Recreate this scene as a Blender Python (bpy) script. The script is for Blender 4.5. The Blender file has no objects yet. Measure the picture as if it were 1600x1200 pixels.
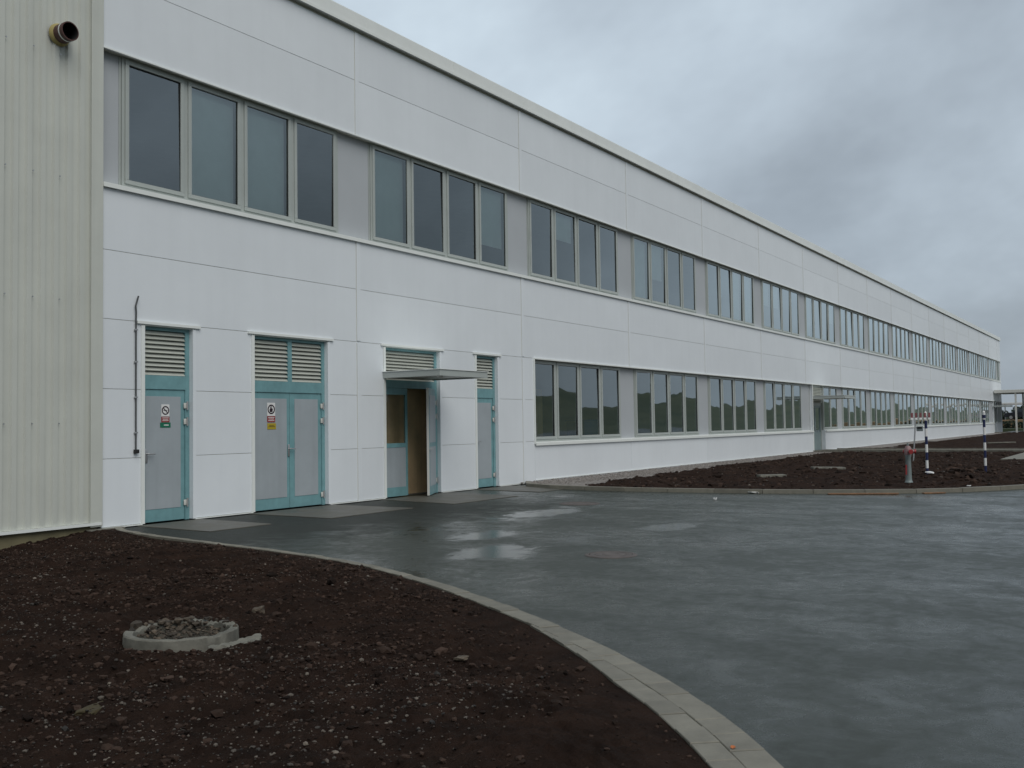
import bpy, bmesh, math, random
import numpy as np
from mathutils import Matrix, Vector, Euler

random.seed(7)
RNG = np.random.default_rng(11)
scene = bpy.context.scene
COL = scene.collection
rad = math.radians

# ------------------------------------------------------------------ camera
CAM = Vector((-9.1597, -13.2800, 1.4765))
FW = Vector((0.83890445, 0.54267636, 0.0417335))
RT = Vector((0.54360716, -0.8392105, -0.01473089))
UP = Vector((-0.02702909, -0.03504444, 0.99902018))
cd = bpy.data.cameras.new('camera')
cam = bpy.data.objects.new('camera', cd)
COL.objects.link(cam)
M = Matrix.Identity(4)
for i in range(3):
    M[i][0], M[i][1], M[i][2], M[i][3] = RT[i], UP[i], -FW[i], CAM[i]
cam.matrix_world = M
cd.sensor_width = 36.0
cd.lens = 1550 / 1600 * 36.0
cd.clip_start = 0.05
cd.clip_end = 6000
scene.camera = cam

# ------------------------------------------------------------------ light
SUN_EL, SUN_AZ = rad(48), rad(205)
w = bpy.data.worlds.new('World')
scene.world = w
w.use_nodes = True
nt = w.node_tree
nt.nodes.clear()
def N(tree, t, **k):
    n = tree.nodes.new(t)
    for a, b in k.items():
        setattr(n, a, b)
    return n
def wmath(op, a, b=None, c=None, clamp=False):
    n = N(nt, 'ShaderNodeMath', operation=op, use_clamp=clamp)
    for i, v in enumerate((a, b, c)):
        if v is None: continue
        if isinstance(v, (int, float)): n.inputs[i].default_value = v
        else: nt.links.new(v, n.inputs[i])
    return n.outputs[0]
out = N(nt, 'ShaderNodeOutputWorld')
sky = N(nt, 'ShaderNodeTexSky', sky_type='NISHITA', sun_disc=False)
sky.sun_elevation, sky.sun_rotation = SUN_EL, SUN_AZ
sky.dust_density = 3.0
tc = N(nt, 'ShaderNodeTexCoord')
sep = N(nt, 'ShaderNodeSeparateXYZ')
nt.links.new(tc.outputs['Generated'], sep.inputs[0])
zc = wmath('MAXIMUM', wmath('ADD', sep.outputs[2], 0.75), 0.08)
comb = N(nt, 'ShaderNodeCombineXYZ')
nt.links.new(wmath('DIVIDE', sep.outputs[0], zc), comb.inputs[0])
nt.links.new(wmath('DIVIDE', sep.outputs[1], zc), comb.inputs[1])
mp = N(nt, 'ShaderNodeMapping')
mp.inputs['Location'].default_value = (13.5, -0.9, 0.0)
mp.inputs['Rotation'].default_value = (0, 0, rad(-20))
mp.inputs['Scale'].default_value = (1.0, 0.8, 1.0)
nt.links.new(comb.outputs[0], mp.inputs[0])
no1 = N(nt, 'ShaderNodeTexNoise')
no1.inputs['Scale'].default_value = 1.9
no1.inputs['Detail'].default_value = 6.0
no1.inputs['Roughness'].default_value = 0.57
no1.inputs['Distortion'].default_value = 0.1
nt.links.new(mp.outputs[0], no1.inputs['Vector'])
# brighter patch of thin cloud high above the middle of the roofline, duller toward the horizon
dotn = N(nt, 'ShaderNodeVectorMath', operation='DOT_PRODUCT')
nrm = N(nt, 'ShaderNodeVectorMath', operation='NORMALIZE')
nt.links.new(tc.outputs['Generated'], nrm.inputs[0])
bd = (FW + RT * 0.02 + UP * 0.62).normalized()
dotn.inputs[1].default_value = bd
nt.links.new(nrm.outputs[0], dotn.inputs[0])
glow = wmath('POWER', wmath('MAXIMUM', dotn.outputs['Value'], 0.0), 5.0)
val = wmath('ADD', wmath('MULTIPLY', wmath('SUBTRACT', no1.outputs[0], 0.5), 1.75), wmath('ADD', wmath('MULTIPLY', glow, 0.36), 0.18), clamp=True)
ramp = N(nt, 'ShaderNodeValToRGB')
cr = ramp.color_ramp
cr.elements[0].position = 0.0; cr.elements[0].color = (0.175, 0.205, 0.232, 1)
cr.elements[1].position = 1.0; cr.elements[1].color = (0.60, 0.70, 0.77, 1)
e = cr.elements.new(0.32); e.color = (0.27, 0.312, 0.355, 1)
e = cr.elements.new(0.62); e.color = (0.40, 0.465, 0.525, 1)
nt.links.new(val, ramp.inputs[0])
bg1 = N(nt, 'ShaderNodeBackground'); bg1.inputs['Strength'].default_value = 0.08
bg2 = N(nt, 'ShaderNodeBackground'); bg2.inputs['Strength'].default_value = 0.90
nt.links.new(sky.outputs[0], bg1.inputs[0])
nt.links.new(ramp.outputs[0], bg2.inputs[0])
mx = N(nt, 'ShaderNodeMixShader'); mx.inputs[0].default_value = 0.92
nt.links.new(bg1.outputs[0], mx.inputs[1]); nt.links.new(bg2.outputs[0], mx.inputs[2])
nt.links.new(mx.outputs[0], out.inputs[0])

sd = bpy.data.lights.new('sun', 'SUN')
sd.energy = 1.1
sd.angle = rad(50)
sd.color = (1.0, 0.97, 0.92)
so = bpy.data.objects.new('sun', sd)
COL.objects.link(so)
sdir = Vector((math.sin(SUN_AZ) * math.cos(SUN_EL), math.cos(SUN_AZ) * math.cos(SUN_EL), math.sin(SUN_EL)))
so.rotation_euler = sdir.to_track_quat('Z', 'Y').to_euler()
so.location = sdir * 60

vs = scene.view_settings
vs.view_transform = 'Standard'; vs.look = 'None'; vs.gamma = 1.0
vs.exposure = 0.55
scene.cycles.max_bounces = 8
scene.cycles.transparent_max_bounces = 16
scene.cycles.use_denoising = True

# ------------------------------------------------------------------ materials
MATS = {}
def mat(name, col, rough=0.6, var=0.0, scale=3.0, bump=0.0, bscale=40.0, island=0.0, metallic=0.0, spec=0.5, streak=0.0, col2=None, rvar=0.0, bdist=0.01):
    if name in MATS: return MATS[name]
    m = bpy.data.materials.new(name); m.use_nodes = True
    t = m.node_tree; b = t.nodes['Principled BSDF']
    b.inputs['Roughness'].default_value = rough
    b.inputs['Metallic'].default_value = metallic
    b.inputs['Specular IOR Level'].default_value = spec
    co = N(t, 'ShaderNodeTexCoord').outputs['Object']
    geo = N(t, 'ShaderNodeNewGeometry')
    pos = geo.outputs['Position']
    n = N(t, 'ShaderNodeTexNoise'); n.inputs['Scale'].default_value = scale; n.inputs['Detail'].default_value = 6
    n.inputs['Roughness'].default_value = 0.62
    t.links.new(pos, n.inputs['Vector'])
    cr = N(t, 'ShaderNodeValToRGB')
    c2 = col2 or tuple(c * (1 + var) for c in col)
    c1 = col if col2 else tuple(c * (1 - var) for c in col)
    cr.color_ramp.elements[0].position = 0.3; cr.color_ramp.elements[0].color = (*c1, 1)
    cr.color_ramp.elements[1].position = 0.7; cr.color_ramp.elements[1].color = (*c2, 1)
    t.links.new(n.outputs[0], cr.inputs[0])
    c = cr.outputs[0]
    if streak:
        mpn = N(t, 'ShaderNodeMapping'); mpn.inputs['Scale'].default_value = (5.0, 5.0, 0.22)
        t.links.new(pos, mpn.inputs[0])
        n3 = N(t, 'ShaderNodeTexNoise'); n3.inputs['Scale'].default_value = 1.0; n3.inputs['Detail'].default_value = 5
        t.links.new(mpn.outputs[0], n3.inputs['Vector'])
        mr = N(t, 'ShaderNodeMapRange'); mr.inputs[1].default_value = 0.45; mr.inputs[2].default_value = 0.75
        mr.inputs[3].default_value = 1.0; mr.inputs[4].default_value = 1.0 - streak
        t.links.new(n3.outputs[0], mr.inputs[0])
        mm = N(t, 'ShaderNodeMix', data_type='RGBA', blend_type='MULTIPLY'); mm.inputs[0].default_value = 1.0
        t.links.new(c, mm.inputs[6]); t.links.new(mr.outputs[0], mm.inputs[7]); c = mm.outputs[2]
    if island:
        mr = N(t, 'ShaderNodeMapRange'); mr.inputs[3].default_value = 1 - island; mr.inputs[4].default_value = 1 + island
        t.links.new(geo.outputs['Random Per Island'], mr.inputs[0])
        mm = N(t, 'ShaderNodeMix', data_type='RGBA', blend_type='MULTIPLY'); mm.inputs[0].default_value = 1.0
        t.links.new(c, mm.inputs[6]); t.links.new(mr.outputs[0], mm.inputs[7]); c = mm.outputs[2]
    t.links.new(c, b.inputs['Base Color'])
    if rvar:
        mr = N(t, 'ShaderNodeMapRange'); mr.inputs[1].default_value = 0.3; mr.inputs[2].default_value = 0.7
        mr.inputs[3].default_value = rough - rvar; mr.inputs[4].default_value = rough + rvar
        t.links.new(n.outputs[0], mr.inputs[0]); t.links.new(mr.outputs[0], b.inputs['Roughness'])
    if bump:
        n2 = N(t, 'ShaderNodeTexNoise'); n2.inputs['Scale'].default_value = bscale; n2.inputs['Detail'].default_value = 8
        n2.inputs['Roughness'].default_value = 0.65
        t.links.new(pos, n2.inputs['Vector'])
        bp = N(t, 'ShaderNodeBump'); bp.inputs['Strength'].default_value = bump; bp.inputs['Distance'].default_value = bdist
        t.links.new(n2.outputs[0], bp.inputs['Height']); t.links.new(bp.outputs[0], b.inputs['Normal'])
    MATS[name] = m
    return m

WHITE = mat('white_coated_panel', (0.745, 0.785, 0.815), 0.38, var=0.03, scale=0.7, island=0.03, streak=0.02, bump=0.06, bscale=1.3, bdist=0.06)
TRIM = mat('white_flashing', (0.78, 0.81, 0.785), 0.4, var=0.04, scale=2.0)
CORR = mat('grey_green_profiled_sheet', (0.56, 0.58, 0.53), 0.45, var=0.05, scale=1.2, streak=0.07)
JOINT = mat('pale_joint_backing', (0.60, 0.60, 0.53), 0.8, var=0.05)
FRAME = mat('grey_window_frame', (0.40, 0.435, 0.415), 0.4, var=0.04)
PIER = mat('grey_pier_panel', (0.44, 0.465, 0.485), 0.45, var=0.03, scale=1.0)
TEAL = mat('teal_painted_steel', (0.17, 0.335, 0.358), 0.42, var=0.12, scale=5.0, streak=0.15)
GREYTEAL = mat('grey_teal_paint', (0.24, 0.31, 0.31), 0.42, var=0.08)
LEAFG = mat('grey_door_sheet', (0.355, 0.395, 0.42), 0.42, var=0.06, scale=2.0, streak=0.10)
LOUV = mat('grey_louvre_blade', (0.47, 0.49, 0.44), 0.45, var=0.05)
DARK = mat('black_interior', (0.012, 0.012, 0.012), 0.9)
STEEL = mat('brushed_steel', (0.5, 0.5, 0.5), 0.35, var=0.05, metallic=0.8)
PALE = mat('pale_edge', (0.6, 0.6, 0.56), 0.5)
INTW = mat('interior_plaster', (0.42, 0.43, 0.42), 0.85, var=0.05)
INTF = mat('interior_floor', (0.16, 0.15, 0.13), 0.7, var=0.1)
WOOD = mat('brown_plywood', (0.78, 0.56, 0.33), 0.6, var=0.15, scale=2.5, streak=0.3)
BLINDM = mat('pale_blind_fabric', (0.72, 0.76, 0.74), 0.8, var=0.05)
CONC = mat('weathered_concrete', (0.155, 0.15, 0.125), 0.75, var=0.35, scale=7.0, bump=0.35, bscale=60)
PADM = mat('wet_concrete_pad', (0.095, 0.091, 0.076), 0.5, var=0.32, scale=2.2, bump=0.25, bscale=50, rvar=0.12)
PAVE = mat('concrete_paver', (0.185, 0.175, 0.142), 0.65, var=0.16, scale=7.0, island=0.14, bump=0.3, bscale=70)
PLINTH = mat('grey_plinth', (0.17, 0.165, 0.15), 0.8, var=0.2, scale=3.0)
PLINTHO = mat('ochre_stained_plinth', (0.17, 0.15, 0.085), 0.8, var=0.3, scale=2.0)
SOIL = mat('dark_brown_topsoil', (0.018, 0.0115, 0.009), 0.9, scale=3.0, col2=(0.047, 0.028, 0.0205), bump=1.0, bscale=42, bdist=0.05, spec=0.06)
CLOD = mat('soil_clod', (0.036, 0.0235, 0.018), 0.9, var=0.4, scale=8.0, island=0.75, bump=0.9, bscale=60, spec=0.12)
PEB = mat('mixed_pebble', (0.072, 0.06, 0.048), 0.7, var=0.6, scale=3.0, island=0.9)
RUBB = mat('broken_concrete', (0.058, 0.045, 0.032), 0.8, var=0.6, scale=14.0, island=0.7, bump=0.6, bscale=50)
GRAV = mat('pale_gravel', (0.215, 0.195, 0.18), 0.8, var=0.4, scale=14.0, bump=0.9, bscale=60)
IRON = mat('rusty_cast_iron', (0.085, 0.068, 0.06), 0.5, var=0.3, scale=9.0, bump=0.4, bscale=70)
FIELD = mat('rough_field_grass', (0.03, 0.052, 0.026), 0.9, scale=0.018, col2=(0.092, 0.105, 0.055))
LEAVES = mat('dark_foliage', (0.022, 0.036, 0.02), 0.8, var=0.45, scale=0.4, island=0.4)
REDP = mat('red_paint', (0.30, 0.028, 0.03), 0.4, var=0.15, scale=12)
REDF2 = mat('muted_red_paint', (0.20, 0.06, 0.065), 0.5, var=0.2)
REDF = mat('faded_red_paint', (0.30, 0.19, 0.19), 0.45, var=0.2, scale=20)
GREYP = mat('grey_green_paint', (0.20, 0.24, 0.24), 0.45, var=0.15, scale=9)
WHITEP = mat('white_paint', (0.75, 0.75, 0.74), 0.4, var=0.05)
NAVY = mat('navy_paint', (0.012, 0.018, 0.075), 0.4, var=0.1)
BLACK = mat('black_rubber', (0.015, 0.015, 0.015), 0.6)
TIMBER = mat('wet_timber', (0.21, 0.11, 0.05), 0.6, var=0.3, scale=8)
TAN = mat('tan_bank', (0.26, 0.17, 0.09), 0.8, var=0.2, scale=1.5)
BLUEB = mat('blue_plastic', (0.03, 0.13, 0.33), 0.4)
REDB = mat('dull_red_plastic', (0.18, 0.035, 0.04), 0.5)
GREENS = mat('green_sign', (0.01, 0.15, 0.085), 0.4)
YELS = mat('yellow_sign', (0.42, 0.32, 0.02), 0.4)
REDS = mat('red_sign', (0.28, 0.035, 0.035), 0.4)
BLKS = mat('black_ink', (0.02, 0.008, 0.015), 0.5)
PIPEM = mat('brown_pipe', (0.075, 0.028, 0.022), 0.45, var=0.2)
FOAM = mat('yellowed_sealant', (0.36, 0.30, 0.12), 0.8, var=0.2)
CARD = mat('dark_car_paint', (0.02, 0.022, 0.028), 0.25)
CARS = mat('silver_car_paint', (0.42, 0.44, 0.46), 0.3, metallic=0.3)
CARG = mat('car_glass', (0.02, 0.025, 0.03), 0.08)
ORANGEL = mat('orange_leaf', (0.45, 0.13, 0.03), 0.6)

def glass_mat(nm='double_glazing', tint=(0.64, 0.74, 0.74, 1), k=2.3):
    m = bpy.data.materials.new(nm); m.use_nodes = True
    t = m.node_tree; t.nodes.clear()
    o = N(t, 'ShaderNodeOutputMaterial')
    tr = N(t, 'ShaderNodeBsdfTransparent'); tr.inputs[0].default_value = tint
    gl = N(t, 'ShaderNodeBsdfGlossy'); gl.inputs['Roughness'].default_value = 0.015; gl.inputs['Color'].default_value = (0.90, 0.98, 1.0, 1)
    fr = N(t, 'ShaderNodeFresnel'); fr.inputs[0].default_value = 1.5
    mu = N(t, 'ShaderNodeMath', operation='MULTIPLY_ADD', use_clamp=True)
    mu.inputs[1].default_value = k; mu.inputs[2].default_value = 0.13 if k > 1.2 else 0.0
    t.links.new(fr.outputs[0], mu.inputs[0])
    g = N(t, 'ShaderNodeNewGeometry')
    n = N(t, 'ShaderNodeTexNoise'); n.inputs['Scale'].default_value = 1.1; n.inputs['Detail'].default_value = 1
    t.links.new(g.outputs['Position'], n.inputs['Vector'])
    b = N(t, 'ShaderNodeBump'); b.inputs['Strength'].default_value = 0.16; b.inputs['Distance'].default_value = 0.02
    t.links.new(n.outputs[0], b.inputs['Height']); t.links.new(b.outputs[0], gl.inputs['Normal'])
    mi = N(t, 'ShaderNodeMixShader')
    t.links.new(mu.outputs[0], mi.inputs[0]); t.links.new(tr.outputs[0], mi.inputs[1]); t.links.new(gl.outputs[0], mi.inputs[2])
    t.links.new(mi.outputs[0], o.inputs[0])
    return m
GLASS = glass_mat()
CLEAR = glass_mat('clear_glazing', (.9, .92, .9, 1), 1.0)

def asphalt_mat():
    m = bpy.data.materials.new('wet_asphalt'); m.use_nodes = True
    t = m.node_tree; b = t.nodes['Principled BSDF']
    g = N(t, 'ShaderNodeNewGeometry'); P = g.outputs['Position']
    def noise(s, d=5, r=0.6, dist=0.0, mapping=None):
        n = N(t, 'ShaderNodeTexNoise'); n.inputs['Scale'].default_value = s; n.inputs['Detail'].default_value = d
        n.inputs['Roughness'].default_value = r; n.inputs['Distortion'].default_value = dist
        src = P
        if mapping:
            mp = N(t, 'ShaderNodeMapping'); mp.inputs['Scale'].default_value = mapping[0]; mp.inputs['Rotation'].default_value = (0, 0, mapping[1])
            t.links.new(P, mp.inputs[0]); src = mp.outputs[0]
        t.links.new(src, n.inputs['Vector']); return n.outputs[0]
    def mr(v, a, bb, c, d):
        n = N(t, 'ShaderNodeMapRange'); n.inputs[1].default_value = a; n.inputs[2].default_value = bb
        n.inputs[3].default_value = c; n.inputs[4].default_value = d
        t.links.new(v, n.inputs[0]); return n.outputs[0]
    def mul(a, c):
        n = N(t, 'ShaderNodeMath', operation='MULTIPLY'); t.links.new(a, n.inputs[0])
        if isinstance(c, (int, float)): n.inputs[1].default_value = c
        else: t.links.new(c, n.inputs[1])
        return n.outputs[0]
    def add(a, c):
        n = N(t, 'ShaderNodeMath', operation='ADD'); t.links.new(a, n.inputs[0]); t.links.new(c, n.inputs[1]); return n.outputs[0]
    patch = noise(0.42, 4, 0.55, 0.6)
    lane = noise(1.0, 4, 0.6, 0.3, ((0.9, 0.14, 1), rad(35)))
    fine = noise(9.0, 6, 0.7)
    grain = noise(260, 3, 0.7)
    cr = N(t, 'ShaderNodeValToRGB')
    cr.color_ramp.elements[0].position = 0.3; cr.color_ramp.elements[0].color = (0.011, 0.0145, 0.0108, 1)
    cr.color_ramp.elements[1].position = 0.72; cr.color_ramp.elements[1].color = (0.045, 0.054, 0.041, 1)
    # darker wet bands left by tyres sweeping round the bend
    sp = N(t, 'ShaderNodeSeparateXYZ'); t.links.new(P, sp.inputs[0])
    def m2(op, a, c):
        n = N(t, 'ShaderNodeMath', operation=op)
        for i, v in enumerate((a, c)):
            if isinstance(v, (int, float)): n.inputs[i].default_value = v
            else: t.links.new(v, n.inputs[i])
        return n.outputs[0]
    dx_, dy_ = m2('SUBTRACT', sp.outputs[0], 30.0), m2('SUBTRACT', sp.outputs[1], -30.0)
    rad_ = m2('ADD', m2('SQRT', m2('ADD', m2('MULTIPLY', dx_, dx_), m2('MULTIPLY', dy_, dy_)), 0), m2('MULTIPLY', patch, 0.8))
    tr = None
    for r_ in (31.2, 32.7, 36.6, 38.1, 33.6):
        q = m2('SUBTRACT', 1.0, m2('MULTIPLY', m2('ABSOLUTE', m2('SUBTRACT', rad_, r_), 0), 7.0))
        q = m2('MAXIMUM', q, 0.0); tr = q if tr is None else m2('MAXIMUM', tr, q)
    tr = m2('MULTIPLY', tr, mr(lane, 0.4, 0.6, 0.15, 1.0))
    mixv = add(mul(patch, 0.30), add(mul(fine, 0.38), mul(grain, 0.32)))
    t.links.new(mixv, cr.inputs[0]); t.links.new(cr.outputs[0], b.inputs['Base Color'])
    wet = m2('SUBTRACT', add(mul(patch, 0.6), mul(lane, 0.4)), mul(tr, 0.05))
    mid = noise(2.2, 5, 0.65, 0.8)
    wet = add(mul(wet, 0.55), add(mul(mid, 0.27), mul(fine, 0.18)))
    film = mr(wet, 0.405, 0.545, 1.0, 0.0)           # standing film of water in the hollows
    # shallow puddles standing in front of the entrance
    for (px_, py_, ra, rb) in ((5.2, -4.6, 1.5, .5), (0.5, -6.75, .75, .6), (1.9, -5.6, .8, .45), (4.0, -7.4, .9, .4)):
        ex_ = m2('DIVIDE', m2('SUBTRACT', sp.outputs[0], px_), ra); ey_ = m2('DIVIDE', m2('SUBTRACT', sp.outputs[1], py_), rb)
        rr_ = m2('ADD', m2('SQRT', m2('ADD', m2('MULTIPLY', ex_, ex_), m2('MULTIPLY', ey_, ey_)), 0), m2('MULTIPLY', m2('SUBTRACT', mid, 0.5), 2.2))
        film = m2('MAXIMUM', film, mr(rr_, 0.55, 1.1, 1.25, 0.0))
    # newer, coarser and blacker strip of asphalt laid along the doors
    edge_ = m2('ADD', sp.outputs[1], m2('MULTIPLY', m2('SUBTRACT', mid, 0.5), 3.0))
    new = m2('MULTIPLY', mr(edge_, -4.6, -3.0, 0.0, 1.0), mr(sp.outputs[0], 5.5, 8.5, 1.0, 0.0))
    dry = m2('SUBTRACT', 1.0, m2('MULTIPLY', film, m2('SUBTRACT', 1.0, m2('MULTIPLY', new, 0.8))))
    r1 = m2('ADD', 0.15, m2('MULTIPLY', dry, m2('ADD', 0.18, m2('MULTIPLY', fine, 0.20))))
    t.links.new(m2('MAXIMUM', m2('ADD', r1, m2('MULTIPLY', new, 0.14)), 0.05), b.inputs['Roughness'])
    salt = mr(noise(150, 2, 0.5), 0.62, 0.74, 0.0, 1.0)
    mixc = N(t, 'ShaderNodeMix', data_type='RGBA'); mixc.inputs[7].default_value = (0.115, 0.118, 0.105, 1)
    t.links.new(m2('MULTIPLY', salt, m2('MULTIPLY', m2('MAXIMUM', dry, 0.0), 0.75)), mixc.inputs[0]); t.links.new(cr.outputs[0], mixc.inputs[6])
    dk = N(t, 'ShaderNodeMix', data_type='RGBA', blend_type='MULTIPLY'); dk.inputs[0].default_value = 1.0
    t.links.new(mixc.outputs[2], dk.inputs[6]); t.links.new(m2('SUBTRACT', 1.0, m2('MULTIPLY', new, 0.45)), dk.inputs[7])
    t.links.new(dk.outputs[2], b.inputs['Base Color'])
    b.inputs['Specular IOR Level'].default_value = 0.34
    bp = N(t, 'ShaderNodeBump'); bp.inputs['Distance'].default_value = 0.006
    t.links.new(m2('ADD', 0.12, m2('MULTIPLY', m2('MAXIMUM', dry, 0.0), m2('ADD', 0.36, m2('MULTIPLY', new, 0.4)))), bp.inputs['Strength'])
    t.links.new(add(mul(grain, 0.8), mul(noise(60, 4, 0.6), 0.6)), bp.inputs['Height'])
    t.links.new(bp.outputs[0], b.inputs['Normal'])
    return m
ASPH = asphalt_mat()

# ------------------------------------------------------------------ mesh helpers
class MB:
    def __init__(self): self.v, self.f, self.mi, self.mats = [], [], [], []
    def m(self, material):
        if material not in self.mats: self.mats.append(material)
        return self.mats.index(material)
    def add(self, verts, faces, material):
        o = len(self.v); k = self.m(material)
        self.v += [tuple(p) for p in verts]
        for f in faces: self.f.append(tuple(i + o for i in f)); self.mi.append(k)
    def box(self, x0, x1, y0, y1, z0, z1, material, bev=0.0):
        if bev <= 0:
            vs = [(x0,y0,z0),(x1,y0,z0),(x1,y1,z0),(x0,y1,z0),(x0,y0,z1),(x1,y0,z1),(x1,y1,z1),(x0,y1,z1)]
            self.add(vs, [(0,3,2,1),(4,5,6,7),(0,1,5,4),(1,2,6,5),(2,3,7,6),(3,0,4,7)], material); return
        bm = bmesh.new()
        r = bmesh.ops.create_cube(bm, size=1)
        for v in bm.verts: v.co = Vector(((x0+x1)/2+v.co.x*(x1-x0), (y0+y1)/2+v.co.y*(y1-y0), (z0+z1)/2+v.co.z*(z1-z0)))
        bmesh.ops.bevel(bm, geom=bm.edges[:], offset=bev, segments=2, profile=0.5, affect='EDGES')
        self.frombm(bm, material)
    def frombm(self, bm, material, mtx=None):
        bm.verts.index_update()
        vs = [(mtx @ v.co) if mtx else v.co.copy() for v in bm.verts]
        self.add(vs, [[v.index for v in f.verts] for f in bm.faces], material); bm.free()
    def prism(self, pts, z0, z1, material):
        n = len(pts)
        vs = [(x, y, z0) for x, y in pts] + [(x, y, z1) for x, y in pts]
        fs = [tuple(range(n-1, -1, -1)), tuple(range(n, 2*n))] + [(i, (i+1) % n, n+(i+1) % n, n+i) for i in range(n)]
        self.add(vs, fs, material)
    def tube(self, path, radii, material, seg=12, caps=True):
        path = [Vector(p) for p in path]
        if isinstance(radii, (int, float)): radii = [radii]*len(path)
        rings = []
        for i, p in enumerate(path):
            d = (path[min(i+1, len(path)-1)] - path[max(i-1, 0)])
            if d.length < 1e-6: d = Vector((0, 0, 1))
            d.normalize()
            a = d.orthogonal().normalized() if abs(d.z) < .999 else Vector((1, 0, 0))
            if i and abs(d.z) < .999:
                a = (rings[-1][1] - d * rings[-1][1].dot(d)).normalized()
            b = d.cross(a)
            rings.append(([p + (a*math.cos(2*math.pi*k/seg) + b*math.sin(2*math.pi*k/seg))*radii[i] for k in range(seg)], a))
        vs = [q for r, _ in rings for q in r]
        fs = []
        for i in range(len(rings)-1):
            for k in range(seg):
                a0 = i*seg+k; a1 = i*seg+(k+1) % seg
                fs.append((a0, a1, a1+seg, a0+seg))
        if caps:
            fs.append(tuple(range(seg-1, -1, -1))); fs.append(tuple((len(rings)-1)*seg+k for k in range(seg)))
        self.add(vs, fs, material)
    def lathe(self, prof, material, seg=32, c=(0, 0, 0)):
        vs = [(c[0]+r*math.cos(2*math.pi*k/seg), c[1]+r*math.sin(2*math.pi*k/seg), c[2]+z) for r, z in prof for k in range(seg)]
        fs = []
        for i in range(len(prof)-1):
            for k in range(seg):
                a = i*seg+k; b = i*seg+(k+1) % seg
                fs.append((a, b, b+seg, a+seg))
        self.add(vs, fs, material)
    def build(self, name, parent=None, smooth=False):
        me = bpy.data.meshes.new(name)
        me.from_pydata(self.v, [], self.f)
        for k in self.mats: me.materials.append(k)
        me.polygons.foreach_set('material_index', self.mi)
        if smooth:
            me.polygons.foreach_set('use_smooth', [True]*len(self.f))
            try: me.set_sharp_from_angle(angle=rad(35))
            except Exception: pass
        me.update()
        o = bpy.data.objects.new(name, me); COL.objects.link(o)
        if parent: o.parent = parent
        return o
def link_copy(o, parent, loc=None):
    c = o.copy(); COL.objects.link(c); c.parent = parent
    if loc is not None: c.location = loc
    return c
def empty(name, loc=(0, 0, 0), label=None, cat=None, group=None, rz=0.0):
    o = bpy.data.objects.new(name, None); COL.objects.link(o)
    o.location = loc; o.rotation_euler = (0, 0, rz); o.empty_display_size = 0.2
    if label: o['label'] = label; o['category'] = cat
    if group: o['group'] = group
    return o
def tag(o, label, cat, group=None):
    o['label'] = label; o['category'] = cat
    if group: o['group'] = group
    return o
def kind(o, k, label=None, cat=None):
    o['kind'] = k
    if label: o['label'] = label; o['category'] = cat
    return o
def tree_copy(o, loc, label=None, rz=None):
    c = link_copy(o, None, loc)
    if rz is not None: c.rotation_euler = (0, 0, rz)
    if label: c['label'] = label
    for ch in [q for q in bpy.data.objects if q.parent == o]:
        d = link_copy(ch, c)
        for g in [q for q in bpy.data.objects if q.parent == ch]: link_copy(g, d)
    return c

# numpy value noise
_LAT = RNG.random((256, 256))
def vnoise(x, y):
    xi = np.floor(x).astype(int); yi = np.floor(y).astype(int)
    fx = x-xi; fy = y-yi
    fx = fx*fx*fx*(fx*(fx*6-15)+10); fy = fy*fy*fy*(fy*(fy*6-15)+10)
    a = _LAT[xi & 255, yi & 255]; b = _LAT[(xi+1) & 255, yi & 255]
    c = _LAT[xi & 255, (yi+1) & 255]; d = _LAT[(xi+1) & 255, (yi+1) & 255]
    return (a*(1-fx)+b*fx)*(1-fy)+(c*(1-fx)+d*fx)*fy - 0.5
def fbm(x, y, f, oct=4, g=0.5):
    s = 0; a = 1
    for i in range(oct):
        s = s+a*vnoise(x*f+17.3*i, y*f-9.1*i); f *= 2.03; a *= g
    return s
def np_mesh(name, V, F, material, smooth=True):
    me = bpy.data.meshes.new(name)
    V = np.asarray(V, np.float32); F = np.asarray(F, np.int32); k = F.shape[1]
    me.vertices.add(len(V)); me.vertices.foreach_set('co', V.ravel())
    me.loops.add(F.size); me.loops.foreach_set('vertex_index', F.ravel())
    me.polygons.add(len(F)); me.polygons.foreach_set('loop_start', np.arange(0, F.size, k, dtype=np.int32))
    me.materials.append(material)
    me.polygons.foreach_set('use_smooth', np.full(len(F), smooth))
    me.update(calc_edges=True)
    o = bpy.data.objects.new(name, me); COL.objects.link(o)
    return o
def grid(xs, ys, hfun, keep=None):
    X, Y = np.meshgrid(xs, ys, indexing='ij'); Z = hfun(X, Y)
    n, m_ = X.shape
    V = np.stack([X, Y, Z], -1).reshape(-1, 3)
    I = np.arange(n*m_).reshape(n, m_)
    F = np.stack([I[:-1, :-1], I[1:, :-1], I[1:, 1:], I[:-1, 1:]], -1).reshape(-1, 4)
    if keep is not None:
        K = keep(X, Y).reshape(-1)
        F = F[K[F].all(1)]
        used = np.unique(F); re = np.full(len(V), -1); re[used] = np.arange(len(used))
        V = V[used]; F = re[F]
    return V, F
_bm = bmesh.new(); bmesh.ops.create_icosphere(_bm, subdivisions=1, radius=1.0)
ICO_V = np.array([v.co[:] for v in _bm.verts]); ICO_F = np.array([[v.index for v in f.verts] for f in _bm.faces]); _bm.free()
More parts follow.
